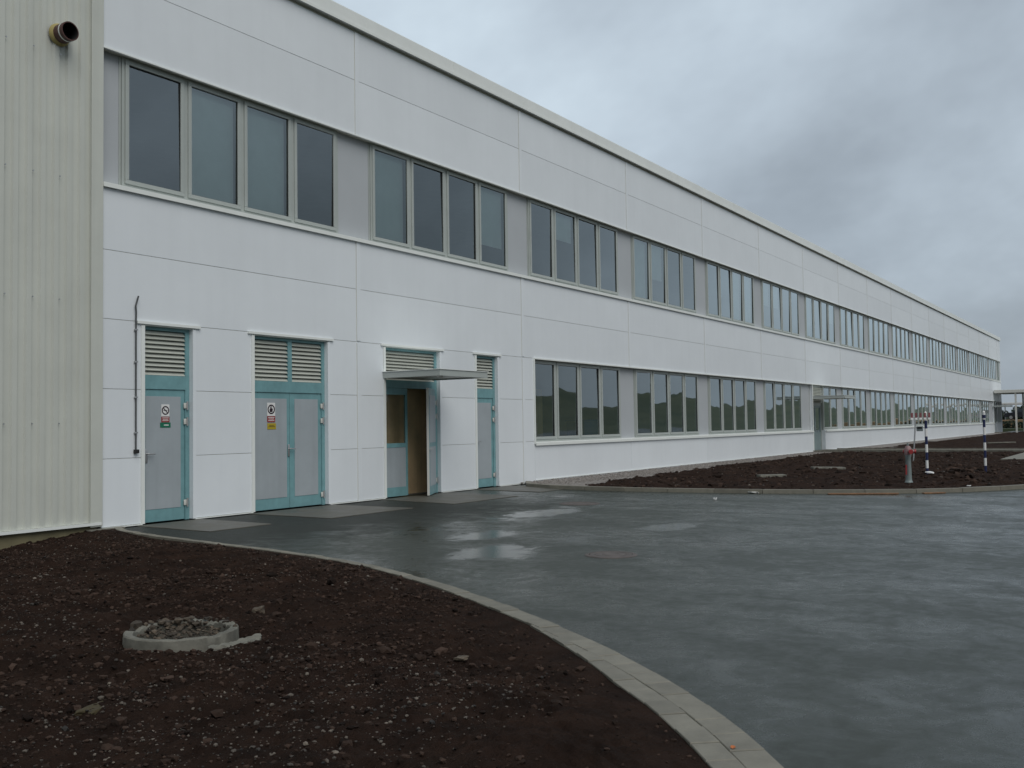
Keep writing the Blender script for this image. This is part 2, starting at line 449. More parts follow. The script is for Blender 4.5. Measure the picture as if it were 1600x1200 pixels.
def scatter(name, P, S, material, flat=0.7, jit=0.28, smooth=False):
    n = len(P); nv = len(ICO_V)
    J = 1+RNG.uniform(-jit, jit, (n, nv, 1))
    V = ICO_V[None]*J
    sc = np.stack([RNG.uniform(.7, 1.3, n), RNG.uniform(.7, 1.3, n), RNG.uniform(.5, 1.0, n)*flat/.75], -1)*S[:, None]
    V = V*sc[:, None, :]
    a = RNG.uniform(0, 2*np.pi, n); ca, sa = np.cos(a)[:, None], np.sin(a)[:, None]
    x = V[..., 0]*ca-V[..., 1]*sa; y = V[..., 0]*sa+V[..., 1]*ca
    V = np.stack([x, y, V[..., 2]], -1)+P[:, None, :]
    F = ICO_F[None]+(np.arange(n)*nv)[:, None, None]
    return np_mesh(name, V.reshape(-1, 3), F.reshape(-1, 3), material, smooth)

# ------------------------------------------------------------------ ground, road
# near kerb: road-side edge, from the wall out to behind the camera
KN = [(0.34, 0.02), (-0.02, -0.74), (-0.35, -2.3), (-0.62, -4.17), (-0.99, -5.87), (-1.54, -7.21), (-2.16, -8.41), (-2.76, -9.37), (-3.36, -10.22), (-3.92, -10.9), (-4.42, -11.42), (-4.98, -11.9), (-5.8, -12.5), (-7.0, -13.2), (-8.8, -14.0), (-11.5, -14.9), (-16, -15.8), (-30, -17)]
KF = [(11.86, -0.04), (11.35, -0.32), (10.85, -0.85), (10.52, -2.0), (10.47, -3.85), (10.74, -5.9), (11.2, -7.7), (12.05, -9.4), (13.2, -10.45), (14.8, -11.35), (17.5, -12.2), (22, -12.8), (40, -13.4), (108, -14)]
def smooth_path(pts, step):
    pts = [Vector((*p, 0)) for p in pts]
    out = []
    for i in range(len(pts)-1):
        p0 = pts[max(i-1, 0)]; p1 = pts[i]; p2 = pts[i+1]; p3 = pts[min(i+2, len(pts)-1)]
        for k in range(24):
            t = k/24
            out.append(0.5*((2*p1)+(p2-p0)*t+(2*p0-5*p1+4*p2-p3)*t*t+(3*p1-p0-3*p2+p3)*t**3))
    out.append(pts[-1])
    res = [out[0]]; acc = 0
    for a, b in zip(out, out[1:]):
        d = (b-a).length
        while acc+d >= step:
            a = a+(b-a)*((step-acc)/d); res.append(a.copy()); d = (b-a).length; acc = 0
        acc += d
    return res
def row_of_blocks(mb, path, o0, o1, z0, z1, gap, material, start=0, jit=0.004):
    for i in range(len(path)-1):
        a, b = path[i], path[i+1]
        def nrm(i):
            d = (path[min(i+1, len(path)-1)]-path[max(i-1, 0)]).normalized(); return Vector((-d.y, d.x, 0))
        na, nb = nrm(i), nrm(i+1)
        off0 = o0(a.y) if callable(o0) else o0; off1 = o1(a.y) if callable(o1) else o1; off2 = o1(b.y) if callable(o1) else o1
        if abs(off1)-abs(off0) < .012 and off0: continue
        d = (b-a).normalized()*gap*0.5
        q = [a+d+na*off0, b-d+nb*off0, b-d+nb*off2, a+d+na*off1]
        j = random.uniform(-jit, jit); c = 0.004
        bot = [(p.x, p.y, z0) for p in q]
        mid = [(p.x, p.y, z1-c+j) for p in q]
        cen = sum(q, Vector())/4
        top = [((p+(cen-p).normalized()*c*1.6).x, (p+(cen-p).normalized()*c*1.6).y, z1+j+random.uniform(-.001, .001)) for p in q]
        vs_ = bot+mid+top
        fs = []
        for l in (0, 4):
            for k in range(4): fs.append((l+k, l+(k+1) % 4, l+4+(k+1) % 4, l+4+k))
        fs.append((8, 9, 10, 11))
        # make outward
        if (q[1]-q[0]).cross(q[2]-q[1]).z < 0: fs = [tuple(reversed(f)) for f in fs]
        mb.add(vs_, fs, material)

mb = MB()
edge = [(p.x-.09, p.y) for p in smooth_path(KN, 0.3)]
outl = [(118, -46), (118, 0.35), (.25, 0.35)]+edge+[(-60, -18), (-60, -46)]
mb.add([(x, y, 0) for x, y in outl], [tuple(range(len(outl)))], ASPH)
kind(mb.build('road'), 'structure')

def hill(X, Y):
    r = np.hypot(X-60, Y+10)
    s = np.clip((r-140)/420, 0, 1); s = s*s*(3-2*s)
    south = np.clip((-Y-40)/380, 0, 1)
    return -0.55 + s*(5+9*fbm(X, Y, 0.004, 3)) + south*south*(3-2*south)*12
gx = np.concatenate([np.linspace(-2500, -300, 30)[:-1], np.linspace(-300, 700, 130), np.linspace(700, 3000, 30)[1:]])
gy = np.concatenate([np.linspace(-2500, -700, 24)[:-1], np.linspace(-700, 300, 130), np.linspace(300, 2500, 24)[1:]])
V, F = grid(gx, gy, hill)
kind(np_mesh('ground', V, F, FIELD), 'structure')

# near soil bed
kn = smooth_path(KN, 0.05)
kny = np.array([-p.y for p in kn]); knx = np.array([p.x for p in kn])
def kperp(Y): return np.interp(-Y, [6.5, 8.4, 9.5, 10.9], [.085, .13, .155, .28])
_ox, _oy = [], []
for _i, _p in enumerate(kn):
    _d = (kn[min(_i+7, len(kn)-1)]-kn[max(_i-7, 0)]).normalized()
    _q = _p+Vector((_d.y, -_d.x, 0))*float(kperp(_p.y)); _ox.append(_q.x); _oy.append(-_q.y)
_o = np.argsort(_oy); _ox = np.array(_ox)[_o]; _oy = np.array(_oy)[_o]
_ox = np.convolve(np.pad(_ox, 6, mode='edge'), np.ones(13)/13, mode='valid')
def kw(Y): return knx_at(Y)-np.interp(-Y, _oy, _ox)
def knx_at(Y): return np.interp(-Y, kny, knx)
RING = (-4.64, -7.63)
def soil_h(X, Y):
    d = knx_at(Y)-X
    e = np.clip((d-kw(Y))/0.8, 0, 1)
    h = 0.017+0.033*e+0.09*e*fbm(X, Y, 0.55, 3)+(0.10+0.90*e)*(0.050*fbm(X, Y, 3.1, 3)+0.036*np.abs(fbm(X+40, Y, 9.0, 3))+0.026*fbm(X, Y, 27.0, 2))
    left = np.clip((-X-0.15)/1.3, 0, 1)*np.clip((Y+3.2)/2.4, 0, 1)
    h = h-0.20*left
    rr = np.hypot(X-RING[0], Y-RING[1])
    h = h-0.09*np.exp(-((rr-0.1)/0.37)**4)+0.035*np.exp(-((rr-0.66)/0.16)**2)*(0.6+vnoise(X*5, Y*5))
    return h
ds = np.arange(0, 10.5, 0.026); ys = np.arange(-14.2, 0.03, 0.026)
D_, Y_ = np.meshgrid(ds, ys, indexing='ij'); X_ = knx_at(Y_)-kw(Y_)-D_
n_, m_ = X_.shape; I_ = np.arange(n_*m_).reshape(n_, m_)
V = np.stack([X_, Y_, soil_h(X_, Y_)], -1).reshape(-1, 3)
F = np.stack([I_[:-1, :-1], I_[:-1, 1:], I_[1:, 1:], I_[1:, :-1]], -1).reshape(-1, 4)
F = F[(V[F][:, :, 0] > -12.5).all(1)]
o = np_mesh('soil', V, F, SOIL); kind(o, 'structure')
xs = np.arange(-40, -11.4, 0.3); ys = np.arange(-17, 0.2, 0.3)
V, F = grid(xs, ys, soil_h, lambda X, Y: X < knx_at(Y)-0.2)
o = np_mesh('soil', V, F, SOIL); kind(o, 'structure')

def pick(n, x0, x1, y0, y1, ok):
    out = np.zeros((0, 2))
    while len(out) < n:
        p = np.stack([RNG.uniform(x0, x1, n), RNG.uniform(y0, y1, n)], -1)
        out = np.concatenate([out, p[ok(p[:, 0], p[:, 1])]])
    return out[:n]
inside = lambda X, Y: (X < knx_at(Y)-kw(Y)-0.07)
# lumps of earth and pebbles lying on the near soil bed
p = pick(42000, -9.5, 0, -13, 0, lambda X, Y: inside(X, Y) & (vnoise(X*1.1, Y*1.1) > RNG.uniform(-.45, .4, X.shape)))
s = np.exp(RNG.normal(-4.8, 0.5, len(p))).clip(.004, .05)
kind(scatter('soil_clods', np.column_stack([p, soil_h(p[:, 0], p[:, 1])+s*0.2]), s, CLOD, jit=.34), 'stuff')
p = pick(14000, -9.5, 0, -13, 0, lambda X, Y: inside(X, Y) & (vnoise(X*0.8+5, Y*0.8)+.12*np.clip(X+7,-2,5)/5 > RNG.uniform(-.02, .50, X.shape)))
s = np.exp(RNG.normal(-5.5, 0.55, len(p))).clip(.002, .024)
kind(scatter('pebbles', np.column_stack([p, soil_h(p[:, 0], p[:, 1])+s*0.3]), s, PEB, jit=.22), 'stuff')

# near kerb: two rows of concrete setts
path = smooth_path(KN, 0.24)[:80]
path2 = smooth_path([(x, y) for x, y in KN], 0.24)
path2 = [p + (q-p)*0.45 for p, q in zip(path2, path2[1:])][:79]
path2 = [q for q in path2 if q.y < -7.2]
mb = MB()
sgn = -1
row_of_blocks(mb, path, 0.0, lambda y: -min(.16, float(kperp(y))+.02), -0.05, 0.032, 0.006, PAVE)
row_of_blocks(mb, path2, -.1608, lambda y: -(float(kperp(y))+.02), -0.05, 0.032, 0.006, PAVE)
kind(mb.build('kerb'), 'structure')

# far bed with its raised kerb
kfp = smooth_path(KF, 0.05)
# bed polygon test by x at given y for the curved end, and y limit for the long side
kfy = np.array([-p.y for p in kfp]); kfx = np.array([p.x for p in kfp])
def kfx_at(Y): return np.interp(-Y, kfy, kfx)
PATH_X0, PATH_X1 = 36.9, 39.2
def in_far(X, Y):
    a = X > kfx_at(Y)+0.10
    pav = ((X > PATH_X0-0.05) & (X < PATH_X1+0.05)) | ((X > 27.9) & (Y < -8.85) & (Y < -8.85))
    return a & ~pav & (Y < np.interp(X, [10.5, 12, 19, 30], [-2.3, -1.95, -1.5, -1.35])-0.2*vnoise(X*1.3, Y*0+3))
def far_h(X, Y):
    e = np.clip((X-kfx_at(Y)-0.1)/0.8, 0, 1)
    m_ = np.exp(-((X-17.8)/2.4)**2-((Y+9.0)/0.9)**2)
    return 0.045+0.03*e*(1+fbm(X, Y, 0.5, 2))+e*(0.06*fbm(X, Y, 2.3, 3)+0.02*fbm(X, Y, 8, 2))+m_*(0.05+0.20*np.abs(fbm(X, Y, 1.9, 2)))
xs = np.arange(10.3, 42, 0.08); ys = np.arange(-14, -0.4, 0.08)
V, F = grid(xs, ys, far_h, in_far); kind(np_mesh('soil', V, F, SOIL), 'structure')
xs = np.arange(41.9, 108, 0.3); ys = np.arange(-14, -0.4, 0.25)
V, F = grid(xs, ys, far_h, in_far); kind(np_mesh('soil', V, F, SOIL), 'structure')
p = pick(5000, 10.5, 36, -12.5, -0.5, in_far)
s = np.exp(RNG.normal(-3.9, 0.55, len(p))).clip(.01, .11)
mm_ = np.exp(-((p[:, 0]-17.8)/2.4)**2-((p[:, 1]+9.0)/1.0)**2)
s = s*(1+1.6*mm_)
kind(scatter('soil_clods', np.column_stack([p, far_h(p[:, 0], p[:, 1])+s*0.15]), s, CLOD, jit=.34), 'stuff')
p = pick(420, 10.5, 36, -12.5, -0.5, in_far)
s = np.exp(RNG.normal(-4.2, 0.5, len(p))).clip(.008, .05)
kind(scatter('pebbles', np.column_stack([p, far_h(p[:, 0], p[:, 1])+s*0.2]), s, PEB), 'stuff')

mb = MB()
row_of_blocks(mb, smooth_path(KF, 1.0)[:40], 0.0, 0.13, -0.05, 0.085, 0.010, PAVE)
kind(mb.build('kerb'), 'structure')
# gravel strip along the foot of the wall
mb = MB(); mb.add([(11.95, .02, .045), (11.3, -.45, .045), (10.95, -1.0, .045), (10.66, -2.0, .045), (10.6, -3.25, .045), (14, -2.7, .045), (19, -2.05, .045), (105, -1.85, .045), (105, .02, .045)], [tuple(range(9))], GRAV)
kind(mb.build('gravel_strip'), 'structure')
p = np.column_stack([RNG.uniform(11.6, 45, 4200), RNG.uniform(-1.4, 0, 4200)])
s = RNG.uniform(.012, .032, len(p))
kind(scatter('gravel', np.column_stack([p, np.full(len(p), .05)]), s, GRAV), 'stuff')
# paths of concrete paving in the far bed
mb = MB()
mb.box(PATH_X0, PATH_X1, -8.85, -0.02, -0.05, 0.11, PAVE)
mb.box(27.95, 60, -13.2, -8.86, -0.05, 0.105, PAVE)
mb.box(PATH_X0-.14, PATH_X0-.005, -8.85, -0.46, -0.05, 0.16, CONC); mb.box(PATH_X1+.005, PATH_X1+.14, -8.85, -0.46, -0.05, 0.16, CONC)
kind(mb.build('path'), 'structure')
# concrete pads in front of the doors
for pts in ([(0.62, -0.005), (1.85, -0.005), (1.75, -1.75), (0.55, -1.75)], [(2.9, -0.005), (4.98, -0.005), (5.0, -1.95), (2.85, -1.95)],
            [(6.4, -0.005), (8.7, -0.005), (8.3, -2.1), (6.05, -2.1)], [(9.7, -0.005), (11.2, -0.005), (11.0, -1.9), (9.5, -1.9)]):
    mb = MB(); mb.prism(pts[::-1], -0.02, 0.012, PADM); kind(mb.build('pavement'), 'structure')

# ------------------------------------------------------------------ factory building
BLD = empty('factory_building', (50, 0, 0), 'long two storey white panel factory with two ribbon rows of grey framed windows', 'building')
def part(mb, name, parent=BLD, smooth=False):
    o = mb.build(name, parent, smooth)
    if parent is BLD:
        o.matrix_parent_inverse = Matrix.Translation((-50, 0, 0))
    return o
END = 104.7
BAYS = [0.0, 5.76, 11.90, 17.96] + [17.96+6.03*i for i in range(1, 15)]
BAYS = [b for b in BAYS if b < END-1.0] + [END]
NB = len(BAYS)-1
Z = dict(g1=1.06, g2=2.12, lhead=3.185, g3=4.24, usill=5.265, uhead=7.345, g4=8.47, sof=9.46, par0=9.52, par1=9.82)
DOORS = [(0.72, 1.72), (2.98, 4.90), (6.53, 8.45), (9.80, 10.76)]
LWX0 = 12.40
D5 = (36.95, 39.0)
D6 = (98.6, 100.4)
BOT = 0.035
rects = []   # x0,x1,z0,z1 of wall panels
for i in range(NB):
    a, b = BAYS[i], BAYS[i+1]
    rects += [(a, b, Z['lhead'], Z['g3']), (a, b, Z['g3'], Z['usill']), (a, b, Z['uhead'], Z['g4']), (a, b, Z['g4'], Z['sof'])]
solid = []
xcur = 0.0
for d0, d1 in DOORS: solid.append((xcur, d0)); xcur = d1
solid.append((xcur, LWX0))
for a, b in solid:
    cuts = [a]+[x for x in BAYS if a+.15 < x < b-.15]+[b]
    for c, d in zip(cuts, cuts[1:]):
        rects += [(c, d, BOT, Z['g1']), (c, d, Z['g1'], Z['g2']), (c, d, Z['g2'], Z['lhead'])]
LS = 1.03
cuts = [LWX0]+[x for x in BAYS if LWX0+.3 < x < END+.01]
for c, d in zip(cuts, cuts[1:]):
    for q0, q1 in (D5, D6):
        if c < q0 < d:
            rects += [(c, q0, BOT, LS), (q1, d, BOT, LS)]; break
    else: rects.append((c, d, BOT, LS))
mb = MB(); core = MB()
g = 0.0042
for x0, x1, z0, z1 in rects:
    mb.box(x0+g, x1-g, 0.0, 0.0115, z0+g, z1-g, WHITE, bev=0.003 if x0 < 30 else 0)
    core.box(x0, x1, 0.012, 0.28, z0, z1, JOINT)
core.box(0, END, 0.045, 0.28, Z['sof'], Z['par0']+.2, JOINT)
part(mb, 'wall_cladding'); part(core, 'wall_core')
# end wall, rear, roof, inside floors
mb = MB()
mb.box(END+0.002, END+0.1, 0.0, 32, BOT, Z['par0'], WHITE)
mb.box(0, END+.1, 32.002, 32.2, BOT, Z['par0'], WHITE)
part(mb, 'end_wall')
mb = MB(); mb.box(0, END+.1, 0.285, 32.2, 9.53, 9.72, JOINT); part(mb, 'roof')
mb = MB()
mb.box(0.01, END, 0.30, 31.9, 3.42, 5.0, INTW); part(mb, 'floor_slab')
mb = MB(); mb.box(0.01, END, 0.36, 31.9, -0.1, 0.02, INTF); part(mb, 'ground_floor')
mb = MB(); mb.box(0.01, END, 7.0, 7.1, 0.03, 3.4, INTW); mb.box(0.01, END, 7.0, 7.1, 5.01, 9.5, INTW)
for x in BAYS[3::3]: mb.box(x-.05, x+.05, 0.5, 6.99, 0.03, 3.4, INTW); mb.box(x-.05, x+.05, 0.5, 6.99, 5.01, 9.5, INTW)
mb.box(11.2, 11.3, 0.36, 6.99, 0.03, 3.4, INTW)
mb.box(-0.05, 0.005, 0.29, 31.9, 0.03, 9.5, INTW)
part(mb, 'partition_wall')
# ceiling over the upper floor
mb = MB(); mb.box(0.02, END, 0.30, 6.98, 7.55, 7.62, INTW); part(mb, 'ceiling')
# vertical cover strips over the joints
for i in range(1, NB):
    x = BAYS[i]
    for (z0, z1) in ((Z['uhead']+.01, Z['sof']-.01), (Z['lhead']+.02, Z['usill']-.05)) + (((BOT, Z['lhead']-.02),) if i < 3 and x < LWX0 else ()):
        mb = MB(); mb.box(x-.055, x+.055, -0.014, -0.001, z0, z1, WHITE)
        mb.box(x-.064, x-.0555, -0.004, -0.0012, z0, z1, JOINT); mb.box(x+.0555, x+.064, -0.004, -0.0012, z0, z1, JOINT)
        part(mb, 'joint_strip')
# parapet
mb = MB(); mb.box(-0.05, END+.16, -0.095, 0.45, Z['par0'], Z['par1'], TRIM, bev=0.012); mb.box(-0.05, END+.16, -0.110, -0.0955, Z['par0']-.02, Z['par0']+.04, TRIM)
for k in range(1, 35): mb.box(k*3.0-.04, k*3.0+.04, -0.100, -0.0955, Z['par0']+.045, Z['par1']-.01, TRIM)
part(mb, 'parapet')
# head flashings and sills
mb = MB(); mb.box(0.0, END, -0.035, 0.02, Z['uhead']-.018, Z['uhead']+.004, TRIM); part(mb, 'head_flashing')
mb = MB(); mb.box(LWX0, END, -0.04, 0.02, Z['lhead']-.022, Z['lhead']+.012, TRIM); part(mb, 'head_flashing')
def sill(x0, x1, z):
    mb = MB()
    mb.add([(x0, -.055, z-.005), (x1, -.055, z-.005), (x1, .16, z+.025), (x0, .16, z+.025), (x0, -.055, z-.075), (x1, -.055, z-.075), (x1, -.045, z-.075), (x0, -.045, z-.075), (x0, -.004, z-.02), (x1, -.004, z-.02)],
           [(0, 1, 2, 3), (0, 4, 5, 1), (4, 7, 6, 5), (7, 8, 9, 6), (0, 3, 8), (1, 9, 2), (0, 8, 7, 4), (1, 5, 6, 9)], TRIM)
    for x in [b for b in BAYS if x0+.2 < b < x1-.2]: mb.box(x-.03, x+.03, -.060, -.0555, z-.076, z-.004, TRIM)
    part(mb, 'sill')
sill(0.0, END, Z['usill'])
sill(LWX0, D5[0]-.02, LS); sill(D5[1]+.02, D6[0]-.02, LS); sill(D6[1]+.02, END, LS)
# drip edge at the foot of the cladding
mb = MB()
for a, b in solid: mb.box(a+.01, b-.01, -0.022, 0.045, BOT-.018, BOT-.002, TRIM)
for a, b in ((LWX0, D5[0]), (D5[1], D6[0]), (D6[1], END)): mb.box(a, b-.01, -0.022, 0.045, BOT+.034, BOT+.052, TRIM)
part(mb, 'drip_edge')
mb = MB()
for a, b in solid+[(LWX0, D5[0]), (D5[1], D6[0]), (D6[1], END)]: mb.box(a+.015, b-.015, 0.03, 0.27, -0.3, BOT-.002, PLINTH)
part(mb, 'plinth')

# windows
def window_mesh(x0, x1, z0, z1, n):
    """frame, panes of one window of n sashes; local coordinates are absolute"""
    fr = MB(); pa = MB(); y = 0.105
    pitch = (x1-x0)/n
    fr.box(x0, x1, y, y+.09, z0, z0+.055, FRAME); fr.box(x0, x1, y, y+.09, z1-.055, z1, FRAME)
    for k in range(n+1):
        xc = x0+k*pitch; a = max(xc-.04, x0); b = min(xc+.04, x1)
        if k == 0: b = x0+.05
        if k == n: a = x1-.05
        fr.box(a, b, y+.001, y+.089, z0+.055, z1-.055, FRAME)
    for k in range(n):
        a = x0+k*pitch+(.052 if k == 0 else .042); b = x0+(k+1)*pitch-(.052 if k == n-1 else .042)
        c0, c1 = z0+.057, z1-.057; s = .068; f0, f1 = y-.022, y+.05
        fr.box(a, b, f0, f1, c0, c0+s, FRAME, bev=.006); fr.box(a, b, f0, f1, c1-s, c1, FRAME, bev=.006)
        fr.box(a, a+s, f0, f1, c0+s, c1-s, FRAME, bev=.006); fr.box(b-s, b, f0, f1, c0+s, c1-s, FRAME, bev=.006)
        # black gasket and pane, each pane set at its own tiny tilt
        gx0, gx1, gz0, gz1 = a+s, b-s, c0+s, c1-s; yy = y+.012
        for (u0, u1, w0, w1) in ((gx0, gx1, gz1-.010, gz1), (gx0, gx1, gz0, gz0+.008), (gx0, gx0+.008, gz0+.008, gz1-.010), (gx1-.008, gx1, gz0+.008, gz1-.010)):
            fr.box(u0, u1, yy-.012, yy+.012, w0, w1, BLACK)
        t1, t2 = random.uniform(-.006, .006), random.uniform(-.010, .010)
        pa.add([(gx0, yy-t1-t2, gz0), (gx1, yy+t1-t2, gz0), (gx1, yy+t1+t2, gz1), (gx0, yy-t1+t2, gz1)], [(0, 1, 2, 3)], GLASS)
    return fr, pa
def make_window(x0, x1, z0, z1, n, blinds=()):
    fr, pa = window_mesh(x0, x1, z0, z1, n)
    o = part(fr, 'window'); p_ = pa.build('pane', o)
    pitch = (x1-x0)/n
    for k, drop in blinds:
        bl = MB(); bl.box(x0+k*pitch+.10, x0+(k+1)*pitch-.10, .22, .232, z1-.1-(z1-z0-.2)*drop, z1-.1, BLINDM); bl.build('blind', o)
def pier(x0, x1, z0, z1):
    mb = MB(); mb.box(x0, x1, .135, .27, z0, z1, PIER)
    mb.box(x0+.002, x0+.035, .122, .1345, z0, z1, FRAME); mb.box(x1-.035, x1-.002, .122, .1345, z0, z1, FRAME)
    part(mb, 'pier_panel')
UZ0, UZ1 = Z['usill']+.02, Z['uhead']+.02
LZ0, LZ1 = LS+.02, Z['lhead']+.01
prev = 0.01
UB = {0: [(1, 1), (2, 1)], 1: [(0, 1), (3, .75)], 2: [(1, .4)], 3: [(0, 1), (1, .6)], 4: [(2, 1), (3, 1)], 5: [(0, .5), (1, .5)], 6: [(0, 1), (3, .5)]}
for i in range(NB):
    a, b = BAYS[i]+(.52 if i else .42), BAYS[i+1]-.47
    if i == NB-1: b = END-.25
    if b-a < 1.0: break
    pier(prev, a-.004, UZ0-.02, UZ1)
    n = 4 if b-a > 3.5 else 2
    make_window(a, b, UZ0, UZ1, n, UB.get(i, [(k, random.choice((1, .5, .35))) for k in range(n) if random.random() < .3]))
    prev = b+.004
pier(prev, END-.01, UZ0-.02, UZ1)
prev = None
for i in range(2, NB):
    a, b = BAYS[i]+(.52 if i else .42), BAYS[i+1]-.47
    if i == NB-1: b = END-.25
    n = 4
    for q0, q1 in (D5, D6):
        if a-.6 < q0 < b:
            if q0-a > 1.2:
                pass
            if prev: pier(prev, q0-.005, LZ0-.02, LZ1)
            a = q1+.04; n = 2 if b-a < 3.2 else 3; prev = None
    if b-a < 1.0: break
    if prev: pier(prev, a-.004, LZ0-.02, LZ1)
    make_window(a, b, LZ0, LZ1, n, [(k, random.choice((.3, .2, .5))) for k in range(n) if i > 4 and random.random() < .25])
    prev = b+.004
pier(prev, END-.01, LZ0-.02, LZ1)
# side reveal at the start of the lower ribbon
mb = MB(); mb.box(LWX0-.03, LWX0+.012, -0.035, 0.26, LS-.03, Z['lhead']-.024, TRIM); part(mb, 'jamb_flashing')
mb = MB(); mb.box(LWX0+.014, BAYS[2]+.516, .135, .27, LZ0-.02, LZ1, PIER); part(mb, 'pier_panel')
# doors
def louvre(parent, x0, x1, z0, z1, y=.11):
    mb = MB(); n = max(4, int((z1-z0)/.068)); p_ = (z1-z0)/n
    for k in range(n):
        zz = z0+k*p_
        mb.add([(x0, y-.028, zz), (x1, y-.028, zz), (x1, y+.03, zz+p_*.92), (x0, y+.03, zz+p_*.92), (x0, y-.022, zz-.004), (x1, y-.022, zz-.004), (x1, y+.036, zz+p_*.86), (x0, y+.036, zz+p_*.86)],
               [(0, 1, 2, 3), (4, 7, 6, 5), (0, 4, 5, 1), (3, 2, 6, 7), (0, 3, 7, 4), (1, 5, 6, 2)], LOUV)
    mb.add([(x0, y+.06, z0), (x1, y+.06, z0), (x1, y+.06, z1), (x0, y+.06, z1)], [(0, 1, 2, 3)], PLINTH)
    mb.build('louvre', parent)
def leaf(parent, x0, x1, z0, z1, y, glazed=None, right=.08, left=.045):
    mb = MB(); b = .20; t = .11
    mb.box(x0, x1, y, y+.045, z0, z1, TEAL, bev=.004)
    if glazed:
        pass
    mb.box(x0+left, x1-right, y-.006, y-.0005, z0+b, z1-t, LEAFG, bev=.0015)
    return mb.build('door_leaf', parent)
def handle(parent, x, z, y, s=1):
    mb = MB()
    mb.box(x-.022, x+.022, y-.012, y-.001, z-.11, z+.11, STEEL, bev=.003)
    mb.tube([(x, y-.01, z+.03), (x, y-.055, z+.03), (x+.02*s, y-.06, z+.03), (x+.13*s, y-.06, z+.03)], .011, STEEL, 10)
    mb.build('handle', parent, True)
def hinge(parent, x, z, y):
    mb = MB(); mb.tube([(x, y-.018, z-.07), (x, y-.018, z+.07)], .017, STEEL, 10); mb.box(x-.065, x-.014, y-.012, y-.002, z-.045, z+.045, PALE, bev=.002)
    mb.build('hinge', parent, True)
def reveals(mb, x0, x1, top=Z['lhead'], bot=0.0):
    mb.box(x0-.03, x0+.035, -0.02, -0.001, bot+.03, top-.055, TRIM); mb.box(x0+.0005, x0+.035, 0.0, .17, bot+.03, top-.055, TRIM)
    mb.box(x1-.035, x1+.03, -0.012, -0.001, bot+.03, top-.055, WHITE); mb.box(x1-.035, x1-.0005, 0.0, .17, bot+.03, top-.055, WHITE)
    mb.box(x0-.11, x1+.11, -0.035, .0, top-.032, top+.012, TRIM)
    mb.box(x0+.0005, x1-.0005, .0005, .26, top-.05, top-.002, TRIM)
TR = 2.14
def door_frame(x0, x1, mullion=None, tr=TR, trh=.22):
    y = .08; mb = MB(); z1 = Z['lhead']-.052
    reveals(mb, x0, x1)
    a, b = x0+.036, x1-.036
    mb.box(a, a+.045, y, y+.09, .02, z1, TEAL); mb.box(b-.080, b, y, y+.09, .02, z1, TEAL)
    mb.box(a+.0455, b-.0805, y+.001, y+.089, z1-.05, z1, TEAL); mb.box(a+.0455, b-.0805, y+.001, y+.089, tr, tr+trh, TEAL)
    if mullion: mb.box(mullion-.05, mullion+.05, y+.002, y+.088, tr+trh+.0005, z1-.0505, TEAL)
    return mb, a+.047, b-.082, z1-.052
# door 1, single leaf
x0, x1 = DOORS[0]
mb, a, b, zt = door_frame(x0, x1); d1 = part(mb, 'door'); louvre(d1, a, b, TR+.225, zt)
leaf(d1, a, b, .03, TR-.004, .10); handle(d1, a+.055, 1.08, .094)
for z in (.3, 1.62, 1.88): hinge(d1, b+.03, z, .08)
# door 2, two leaves
x0, x1 = DOORS[1]; xm = (x0+x1)/2+.02
mb, a, b, zt = door_frame(x0, x1, xm, trh=.2); d2 = part(mb, 'door'); louvre(d2, a, xm-.052, TR+.205, zt); louvre(d2, xm+.052, b, TR+.205, zt)
leaf(d2, a, xm-.004, .03, TR-.004, .10, right=.07); leaf(d2, xm+.004, b, .03, TR-.004, .10, left=.12, right=.09)
handle(d2, xm-.035, 1.08, .094)
for z in (.22, 1.62, 1.9): hinge(d2, b+.03, z, .08)
for z in (.22, 1.62, 1.9): hinge(d2, a-.002, z, .08)
# door 3, entrance under the canopy: left leaf half glazed, right leaf ajar
x0, x1 = DOORS[2]; xm = 7.40
mb, a, b, zt = door_frame(x0, x1, tr=2.30, trh=.16); d3 = part(mb, 'door'); louvre(d3, a, b, 2.465, zt)
mb = MB(); y = .10
mb.box(a, xm, y, y+.045, .03, .22, TEAL); mb.box(a, xm, y, y+.045, 1.05, 1.14, TEAL); mb.box(a, xm, y, y+.045, 2.16, 2.296, TEAL)
mb.box(a, a+.06, y+.0005, y+.0445, .2205, 2.1595, TEAL); mb.box(xm-.06, xm, y+.0005, y+.0445, .2205, 2.1595, TEAL)
mb.box(a+.0605, xm-.0605, y+.008, y+.036, .2205, 1.0495, LEAFG)
o = mb.build('door_leaf', d3)
mb = MB(); mb.add([(a+.06, y+.02, 1.14), (xm-.06, y+.02, 1.14), (xm-.06, y+.02, 2.16), (a+.06, y+.02, 2.16)], [(0, 1, 2, 3)], CLEAR); mb.build('pane', d3)
